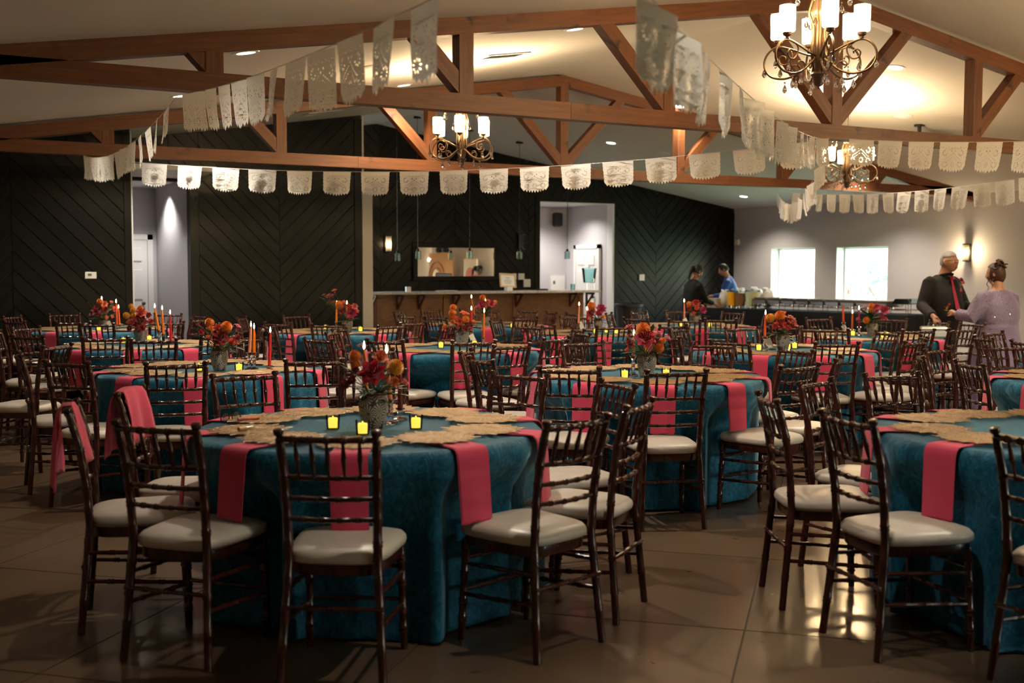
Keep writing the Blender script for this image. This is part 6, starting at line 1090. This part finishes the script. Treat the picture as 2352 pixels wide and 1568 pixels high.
def rings(mb, R, n=28, cap=True):                # loft: (cx, cy, z, rx, ry[, power])
    def P(i, j):
        c = R[j]; a = 2 * pi * i / n; e = 2 / (c[5] if len(c) > 5 else 2.3); return (c[0] + c[3] * math.copysign(abs(cos(a)) ** e, cos(a)), c[1] + c[4] * math.copysign(abs(sin(a)) ** e, sin(a)), c[2])
    n0 = len(mb.v); mb.grid(P, n, len(R), True)
    if cap: mb.f.append(tuple(n0 + n - 1 - i for i in range(n))); mb.f.append(tuple(n0 + (len(R) - 1) * n + i for i in range(n)))
def fuse(mb, name, m_, parent, voxel=.008, sm=6):
    o = mb.build(name, m_, parent, 180); r = o.modifiers.new('r', 'REMESH'); r.mode = 'VOXEL'; r.voxel_size = voxel; r.use_smooth_shade = True
    q = o.modifiers.new('s', 'SMOOTH'); q.factor = .5; q.iterations = sm; bpy.context.view_layer.update()
    me = bpy.data.meshes.new_from_object(o.evaluated_get(bpy.context.evaluated_depsgraph_get())); o.modifiers.clear(); old = o.data; o.data = me; bpy.data.meshes.remove(old); me.name = name
    if not me.materials: me.materials.append(m_)
    return o
def face(e, c, s, yaw=0, brow=None, glasses=False):
    R = Matrix.Translation(c) @ Matrix.Rotation(yaw, 4, 'Z')
    for nm, m_, L in (('eye', M['eyew'], [((sg * .032, .083, .012), (.0125, .009, .007)) for sg in (-1, 1)]), ('iris', M['iris'], [((sg * .032, .0905, .011), (.0058, .003, .0058)) for sg in (-1, 1)])):
        for p, r in L: b = MB(); b.T = R; b.ball([q * s for q in p], [q * s for q in r], 10, 8); b.build(nm, m_, e)
    b = MB(); b.T = R; b.tube([(x * s, (.099 - .5 * x * x / .03) * s, (-.062 + .002 * cos(x * 120)) * s) for x in (-.024, -.012, 0, .012, .024)], [.002 * s, .0048 * s, .0052 * s, .0048 * s, .002 * s], 6); b.build('mouth', M['lip'], e)
    for sg in (-1, 1): b = MB(); b.T = R; b.tube([(sg * x * s, (.094 - 4 * (x - .03) ** 2 * 4) * s, z * s) for x, z in ((.014, .030), (.03, .036), (.048, .031))], [.003 * s, .004 * s, .0025 * s], 6); b.build('eyebrow', brow or M['blackhair'], e)
    if glasses:
        b = MB(); b.T = R
        for sg in (-1, 1):
            b.tube([((sg * .033 + .025 * cos(a)) * s, (.108 - .3 * abs(.025 * cos(a) + .033 * 1) * .3) * s, (.010 + .017 * sin(a)) * s) for a in [i * pi / 8 for i in range(17)]], .0022 * s, 5)
            b.tube([(sg * .058 * s, .099 * s, .02 * s), (sg * .076 * s, .06 * s, .018 * s), (sg * .082 * s, -.015 * s, .012 * s)], .0022 * s, 5)
        b.tube([(-.009 * s, .108 * s, .014 * s), (0, .111 * s, .017 * s), (.009 * s, .108 * s, .014 * s)], .002 * s, 5); b.build('glasses', M['black_metal'], e)
def scalp(e, c, s, m_, yaw, keep, k=1.05, jit=.0):
    b = MB(); b.ball((0, 0, 0), (.080 * k, .100 * k, .119 * k), 36, 26); f = [q for q in b.f if all(keep(*b.v[i]) for i in q)]; v = [(x * s + random.uniform(-jit, jit), y * s + random.uniform(-jit, jit), z * s) for x, y, z in b.v]
    b = MB(); b.T = Matrix.Translation(c) @ Matrix.Rotation(yaw, 4, 'Z'); b.add(v, f); return b.build('hair', m_, e, 180)
def to_local(e, p): return e.matrix_world.inverted() @ Vector(p)
def gnd(x, d): return Vector((.4906, .8714, 0)) * d + Vector((.8714, -.4906, 0)) * ((x - 1176) / 2655 * d)
FWD = atan2(.8714, .4906)
# ---- man in the dark suit
pm = gnd(2166, 13.12); man = empty('person', pm, FWD + pi - pi / 2 + radians(30), 'man in charcoal suit and crimson tie, glasses, hand on a chair back', 'person'); bpy.context.view_layer.update()
tgt = CH_OBJ['c108']; ty_ = tgt.rotation_euler.z; hw_ = Vector((tgt.location.x, tgt.location.y, 0)) + Matrix.Rotation(ty_, 3, 'Z') @ Vector((-.09, -.285, .93)); alt = Vector((tgt.location.x, tgt.location.y, 0)) + Matrix.Rotation(ty_, 3, 'Z') @ Vector((.09, -.285, .93))
hw_ = min((hw_, alt), key=lambda p: sx(p)); hl = to_local(man, hw_)
HC = Vector((.0, .075, 1.548)); B = MB(); hy = radians(8)
head_mb(B, (0, 0, 0), 1.02, .25); B.v = [tuple(HC + Matrix.Rotation(hy, 3, 'Z') @ Matrix.Rotation(radians(10), 3, 'X') @ Vector(q)) for q in B.v]
B.tube([(0, .0, 1.36), (0, .03, 1.43), (0, .06, 1.52)], [.075, .066, .062], 14)
rings(B, [(0, 0, .82, .15, .11), (0, .01, .98, .17, .14), (0, .0, 1.2, .19, .12), (0, -.01, 1.33, .17, .09), (0, 0, 1.40, .09, .07)])
SR, ER, WR = Vector((.20, -.02, 1.31)), Vector((.305, -.03, 1.05)), hl + Vector((0, -.03, .055))
WR = hl + (ER - hl).normalized() * .085
B.tube([SR, SR.lerp(ER, .5), ER, ER.lerp(WR, .6), WR], [.05, .046, .04, .033, .026], 12); hand(B, WR, (hl - WR) + Vector((0, 0, -.01)), Vector((0, .4, 1)), 1.02, .75, 1)
SL, EL, WL = Vector((-.20, -.02, 1.31)), Vector((-.29, .06, 1.06)), Vector((-.17, .27, 1.0)); B.tube([SL, EL, WL], [.05, .04, .026], 12); hand(B, WL, (.5, .6, -.1), (0, -.2, 1), 1., .4, -1)
for s in (-1, 1): B.tube([(s * .09, 0, .86), (s * .10, .02, .46), (s * .11, 0, .06)], [.085, .058, .04], 12); B.tube([(s * .11, -.03, .045), (s * .115, .10, .04)], [.04, .034], 10)
fuse(B, 'body', M['skin'], man)
J = MB(); rings(J, [(0, .0, .70, .215, .165), (0, .01, .80, .222, .178), (0, .02, .95, .225, .188), (0, .02, 1.08, .225, .175), (0, .01, 1.2, .225, .155), (0, -.01, 1.29, .222, .132), (0, -.015, 1.35, .185, .108), (0, -.012, 1.385, .115, .085), (0, -.005, 1.405, .085, .072)])
def sleeve(mb, S_, E_, W_, r0=.082, r1=.066, r2=.05): mb.tube([S_ + (S_ - E_).normalized() * .02 + Vector((-.03 if S_.x > 0 else .03, 0, .0)), S_, S_.lerp(E_, .5), E_, E_.lerp(W_, .5), W_], [r0 * .9, r0, (r0 + r1) / 2, r1, (r1 + r2) / 2, r2], 14)
sleeve(J, SR, ER, ER.lerp(WR, .9)); sleeve(J, SL, EL, EL.lerp(WL, .9)); fuse(J, 'jacket', M['suit'], man, .011, 5)
V = MB()                                          # open front: black shirt wedge, tie, lapels
def fr(x, z): return .02 + {0: 0}.get(0, 0) + (.190 - .12 * max(0, z - 1.0) / .38 - 1.3 * x * x)
V.grid(lambda i, j: ((i / 6 * 2 - 1) * (.075 * (j / 8) ** .8 + .004), fr((i / 6 * 2 - 1) * .07, 1.0 + .39 * j / 8) + .006 - (.012 if j > 6 else 0), 1.0 + .39 * j / 8), 7, 9); V.build('shirt_front', M['shirt'], man)
V = MB(); V.tube([(.075 * cos(a), .03 + .062 * sin(a) + .006, 1.40 + .012 * sin(a)) for a in [i * pi / 8 + .0 for i in range(17)]], .016, 8); V.build('collar', M['shirt'], man)
T = MB(); T.prism([(-.012, .105), (.012, .105), (.018, .14), (-.018, .14)], 'z', 1.352, 1.385)
T.grid(lambda i, j: ((i / 2 * 2 - 1) * (.014 + .022 * (1 - j / 8)) + .012 * (1 - j / 8), fr(0, 1.02 + .345 * j / 8) + .018, 1.02 + .345 * j / 8), 3, 9); T.build('tie', M['tie'], man)
for s in (-1, 1):
    Lp = MB(); Lp.grid(lambda i, j: (s * ((.008 + .082 * (j / 8) ** .8) + i / 3 * (.012 + .05 * sin(pi * min(1, j / 9)))), fr(.05, 1.0 + .37 * j / 8) + .014 - .018 * i / 3 - .01 * (j / 8), 1.0 + .37 * j / 8), 4, 9); Lp.build('lapel', M['suit'], man)
bt = empty('boutonniere'); bt.parent = man; bt.location = (-.125, .135, 1.315)
for dx, dz, t, c, D in ((.015, .03, 'rose', 'magenta', .062), (-.028, .0, 'dahlia', 'marigold', .04), (.01, -.02, 'fill', 'orangered', .03)):
    o = link(FN[t], FM[t], bt, (dx, .015, dz)); o.material_slots[0].link = 'OBJECT'; o.material_slots[0].material = M['p_' + c]; o.scale = (D, D, D); o.rotation_euler = (radians(-75), 0, 0)
M['tealleaf'] = leafm('teal_fern', (.01, .16, .17))
for a in (-2.2, -1.6, -1.0, -.4): o = link('leaf', FM['leaf'], bt, (0, .01, -.005)); o.material_slots[0].link = 'OBJECT'; o.material_slots[0].material = M['tealleaf']; o.scale = (.05, .055, .05); o.rotation_euler = (0, -a - pi / 2 + pi, 0); o.rotation_euler = (radians(90), a + pi / 2 + pi / 2, 0)
P_ = MB(); P_.prism([(-.148, 1.215), (-.112, 1.22), (-.118, 1.25), (-.13, 1.262), (-.14, 1.243)], 'y', .135, .142); P_.build('pocket_square', M['p_pinkrose'], man, 0)
scalp(man, HC, 1.02, M['greyhair'], hy, lambda x, y, z: z > .045 + (.45 * max(0, y)) ** 1 * .55 - (.09 if y < -.02 else 0) , 1.035); face(man, HC + Vector((0, -.004, -.003)), 1.02, hy, M['greyhair'], True)
Tr = MB()
for s in (-1, 1): Tr.tube([(s * .085, 0, .88), (s * .10, .02, .48), (s * .11, .0, .05)], [.118, .09, .085], 14)
rings(Tr, [(0, 0, .72, .19, .15), (0, .01, .9, .2, .165), (0, .01, .98, .2, .165)]); fuse(Tr, 'trousers', M['suit'], man, .013, 4)
for s in (-1, 1): Sh = MB(); Sh.ball((s * .112, .06, .042), (.047, .135, .042), 14, 8); Sh.build('shoe', M['shoe'], man)
# ---- woman in the lilac sequin gown, seen from behind
pw = gnd(2291, 12.25); wom = empty('person', pw, FWD - pi / 2 + radians(24), 'woman in lilac sequined gown with pinned-up auburn hair, seen from behind', 'person'); bpy.context.view_layer.update()
HC2 = Vector((.0, .03, 1.415)); B = MB(); h2 = radians(22); head_mb(B, (0, 0, 0), .97); B.v = [tuple(HC2 + Matrix.Rotation(h2, 3, 'Z') @ Matrix.Rotation(radians(-8), 3, 'X') @ Vector(q)) for q in B.v]
B.tube([(0, -.01, 1.22), (0, .0, 1.29), (0, .02, 1.39)], [.07, .058, .055], 14); rings(B, [(0, 0, .75, .18, .14), (0, 0, .92, .18, .14), (0, 0, 1.1, .18, .12), (0, -.005, 1.21, .17, .085), (0, 0, 1.26, .08, .06)])
S1, E1, W1 = Vector((-.185, -.01, 1.17)), Vector((-.335, .03, .965)), Vector((-.36, .215, .995)); S2, E2, W2 = Vector((.185, -.01, 1.17)), Vector((.27, .05, .94)), Vector((.05, .25, .95))
for a, b_, c in ((S1, E1, W1), (S2, E2, W2)): B.tube([a, b_, c], [.05, .042, .026], 12)
hand(B, W1, (.05, 1, .25), (-.6, 0, .8), .95, .9, 1); hand(B, W2, (-.5, .7, 0), (0, .2, 1), .95, .6, -1)
for s in (-1, 1): B.tube([(s * .08, 0, .8), (s * .09, .0, .4), (s * .09, -.01, .06)], [.085, .055, .036], 12); B.tube([(s * .09, -.03, .04), (s * .095, .09, .035)], [.035, .03], 10)
fuse(B, 'body', M['skin'], wom)
D = MB(); rings(D, [(0, .0, .775, .245, .19), (0, 0, .80, .235, .185), (0, .0, .855, .242, .19), (0, .0, .89, .232, .178), (0, 0, .94, .25, .185), (0, -.005, 1.02, .252, .178), (0, -.01, 1.1, .235, .155), (0, -.01, 1.17, .21, .12), (0, -.005, 1.22, .165, .095), (0, .0, 1.245, .12, .078)])
def slv(mb, a, b_, c, r): mb.tube([a + Vector((.04 if a.x < 0 else -.04, 0, .0)), a, a.lerp(b_, .5), b_, b_.lerp(c, .5), b_.lerp(c, .86)], [r[0] * .9, r[0], r[1], r[2], r[3], r[3]], 14)
slv(D, S1, E1, W1, (.088, .088, .08, .062)); slv(D, S2, E2, W2, (.088, .088, .08, .062)); dr = fuse(D, 'bodice', M['lilac'], wom, .010, 4)
Sk = MB(); Sk.grid(lambda i, j: ((lambda a, t, r, w: (r * 1.02 * cos(a) * w, r * .86 * sin(a) * w, .86 - .845 * t))(2 * pi * i / 60, j / 9, .232 + .02 * min(1, j / 2.) + .16 * (j / 9) ** 1.2, 1 + .035 * (j / 9) * sin(11 * 2 * pi * i / 60 + 2 * sin(4 * pi * i / 60)))), 60, 10, True); Sk.build('skirt', M['lilac2'], wom, 80)
sq = MB(); rd = random.Random(4); me = dr.data
for k in range(420):
    p = me.polygons[rd.randrange(len(me.polygons))]
    if p.center.z < .78: continue
    c = p.center + p.normal * .003; t = p.normal.orthogonal().normalized(); u = p.normal.cross(t); n_ = (p.normal + Vector((rd.uniform(-.4, .4), rd.uniform(-.4, .4), rd.uniform(-.4, .4)))).normalized(); t = n_.orthogonal().normalized(); u = n_.cross(t); q = rd.uniform(.003, .0055)
    sq.add([c + (t * cos(a) + u * sin(a)) * q for a in (0, pi / 3, 2 * pi / 3, pi, 4 * pi / 3, 5 * pi / 3)], [(0, 1, 2, 3, 4, 5)])
o = sq.build('sequins', M['sequin'], wom, 0); o['kind'] = 'stuff'
scalp(wom, HC2, .97, M['brownhair'], h2, lambda x, y, z: z > -.10 + 1.1 * max(0, y) + .02 * abs(x) * 10 * 0 and (y < .045 or z > .06), 1.08, .002)
for k in range(11):                               # pinned curls of the updo
    rd = random.Random(k); a = 2 * pi * k / 11; c = HC2 + Vector((.045 * cos(a) * (1 if k % 2 else .5), -.055 + .02 * sin(a * 2), .085 + .045 * sin(a))); cu = MB(); ax = Vector((rd.uniform(-1, 1), rd.uniform(-.4, .4), rd.uniform(-1, 1))).normalized(); t = ax.orthogonal().normalized(); u = ax.cross(t)
    cu.tube([c + (t * cos(q * .55) + u * sin(q * .55)) * (.030 * (1 - q / 26)) + ax * .0035 * q for q in range(20)], [.012 - .0003 * q for q in range(20)], 7); cu.build('hair_curl', M['brownhair'], wom)
for dx, L in ((-.088, .17), (.08, .12)):
    cu = MB(); cu.tube([HC2 + Vector((dx + .010 * sin(q * .9), .02 + .008 * cos(q * .9), -.03 - L * q / 14)) for q in range(15)], [.006 - .0003 * q for q in range(15)], 6); cu.build('hair_tendril', M['brownhair'], wom)
for s in (-1, 1): er = MB(); q = HC2 + Matrix.Rotation(h2, 3, 'Z') @ Vector((s * .082, -.005, -.05)); er.tube([q, q + Vector((0, 0, -.04))], .002, 5); er.ball(q + Vector((0, 0, -.045)), .007, 8, 6); er.build('earring', M['sequin'], wom)
hd = wom.matrix_world @ (W1 + Vector((.005, .115, .03)))
co = empty('corsage', hd, 0, 'green corsage with orange buds held between the couple', 'flowers'); rd = random.Random(9)
for k in range(16): o = link('leaf', FM['leaf'], co, (rd.uniform(-.02, .02), rd.uniform(-.02, .02), rd.uniform(-.01, .03))); o.material_slots[0].link = 'OBJECT'; o.material_slots[0].material = M[('leaf', 'leaf2', 'leaf3')[k % 3]]; o.scale = (.06, .055, .06); o.rotation_euler = (rd.uniform(-.6, 1.2), rd.uniform(-.5, .5), rd.uniform(0, 6.28))
for dx, c in ((-.02, 'marigold'), (.02, 'orangered'), (0, 'rose')): o = link('dahlia', FM['dahlia'], co, (dx, 0, .045 + dx)); o.material_slots[0].link = 'OBJECT'; o.material_slots[0].material = M['p_' + c]; o.scale = (.03, .03, .03)
# ---- catering staff behind the buffet
def simple_person(loc, yaw, h, lab, top, hairm_, pony, lean, arms, trouser='black_top', skin='skin2'):
    e = empty('person', loc, yaw, lab, 'person'); s = h / 1.62; B = MB(); lx = Matrix.Rotation(radians(-lean), 3, 'X'); piv = Vector((0, 0, .95 * s))
    def L(p): p = Vector(p) * s; return piv + lx @ (p - piv) if p.z > piv.z else p
    hc = L((0, .05, 1.48)); hb = MB(); head_mb(hb, (0, 0, 0), .98 * s); B.add([hc + lx @ Matrix.Rotation(radians(-14), 3, 'X') @ Vector(q) for q in hb.v], hb.f)
    B.tube([L((0, 0, 1.28)), L((0, .01, 1.36)), L((0, .04, 1.45))], [.065 * s, .054 * s, .052 * s], 12)
    tr = MB(); rings(tr, [(0, 0, .8, .15, .11), (0, 0, .95, .14, .11), (0, 0, 1.15, .15, .11), (0, 0, 1.26, .14, .08), (0, 0, 1.32, .07, .06)]); B.add([L(q) for q in tr.v], tr.f)
    J = MB(); tr = MB(); rings(tr, [(0, 0, .78, .175, .135), (0, 0, .9, .17, .14), (0, .01, 1.05, .175, .15), (0, .015, 1.16, .18, .145), (0, 0, 1.25, .17, .105), (0, 0, 1.31, .12, .08), (0, .0, 1.335, .075, .065)]); J.add([L(q) for q in tr.v], tr.f)
    for sg, (el, wr) in zip((1, -1), arms):
        a, b_, c = L((sg * .165, 0, 1.24)), L(el), L(wr); B.tube([a, b_, c], [.045 * s, .037 * s, .023 * s], 12); hand(B, c, (c - b_) + Vector((0, 0, -.02)), (0, 0, 1), .92 * s, .5, sg); J.tube([a + Vector((-sg * .03, 0, 0)), a, a.lerp(b_, .5), b_, b_.lerp(c, .85)], [.062 * s, .068 * s, .06 * s, .052 * s, .04 * s], 12)
    for sg in (-1, 1): B.tube([(sg * .08 * s, 0, .85 * s), (sg * .085 * s, .01, .45 * s), (sg * .09 * s, 0, .06)], [.08 * s, .055 * s, .036 * s], 12); B.tube([(sg * .09 * s, -.03, .04), (sg * .09 * s, .1, .035)], [.036, .03], 10)
    fuse(B, 'body', M[skin], e); fuse(J, 'shirt', M[top], e, .012, 4)
    Tr = MB()
    for sg in (-1, 1): Tr.tube([(sg * .08 * s, 0, .84 * s), (sg * .085 * s, .01, .45 * s), (sg * .09 * s, 0, .06)], [.098 * s, .075 * s, .062 * s], 12)
    rings(Tr, [(0, 0, .74 * s, .16 * s, .125 * s), (0, 0, .93 * s, .162 * s, .13 * s)]); fuse(Tr, 'trousers', M[trouser], e, .014, 4)
    for sg in (-1, 1): Sh = MB(); Sh.ball((sg * .09 * s, .05, .04), (.042, .12, .04), 12, 8); Sh.build('shoe', M['shoe'], e)
    rot = lx @ Matrix.Rotation(radians(-14), 3, 'X'); hb = scalp(e, Vector((0, 0, 0)), .98 * s, M[hairm_], 0, lambda x, y, z: z > -.05 + 1.15 * max(0, y) * (1 if z < .2 else 1) and (y < .06 or z > .075), 1.06, .001); hb.matrix_local = Matrix.Translation(hc) @ rot.to_4x4()
    fe = empty('face'); fe.parent = e; fe.matrix_local = Matrix.Translation(hc) @ rot.to_4x4(); face(fe, Vector((0, -.003, 0)), .98 * s)
    if pony: b = MB(); b.tube([hc + rot @ Vector(q) for q in ((0, -.09, .05), (0, -.13, .02), (.005, -.135, -.06), (0, -.12, -.14), (.0, -.11, -.2))], [.02, .03, .028, .02, .006], 10); b.build('ponytail', M[hairm_], e); b = MB(); b.ball(hc + rot @ Vector((.085, -.01, -.06)), .016, 10, 8); b.build('earring', M['sequin'], e)
    return e
sv = gnd(1588, 19.2); simple_person(sv, FWD - pi / 2 - radians(62), 1.56, 'server in black with a dark ponytail reaching over the buffet', 'black_top', 'blackhair', True, 9, (((.2, .16, 1.0), (.12, .40, .98)), ((-.2, .16, 1.0), (-.1, .40, .98))))
bm_ = gnd(1681, 22.0); simple_person(bm_, FWD - pi / 2 + radians(75), 1.60, 'person in a royal blue shirt looking down behind the buffet', 'blue', 'blackhair', False, 12, (((.2, .14, 1.0), (.14, .36, .95)), ((-.2, .14, 1.0), (-.12, .36, .95))), 'black_top', 'skin')
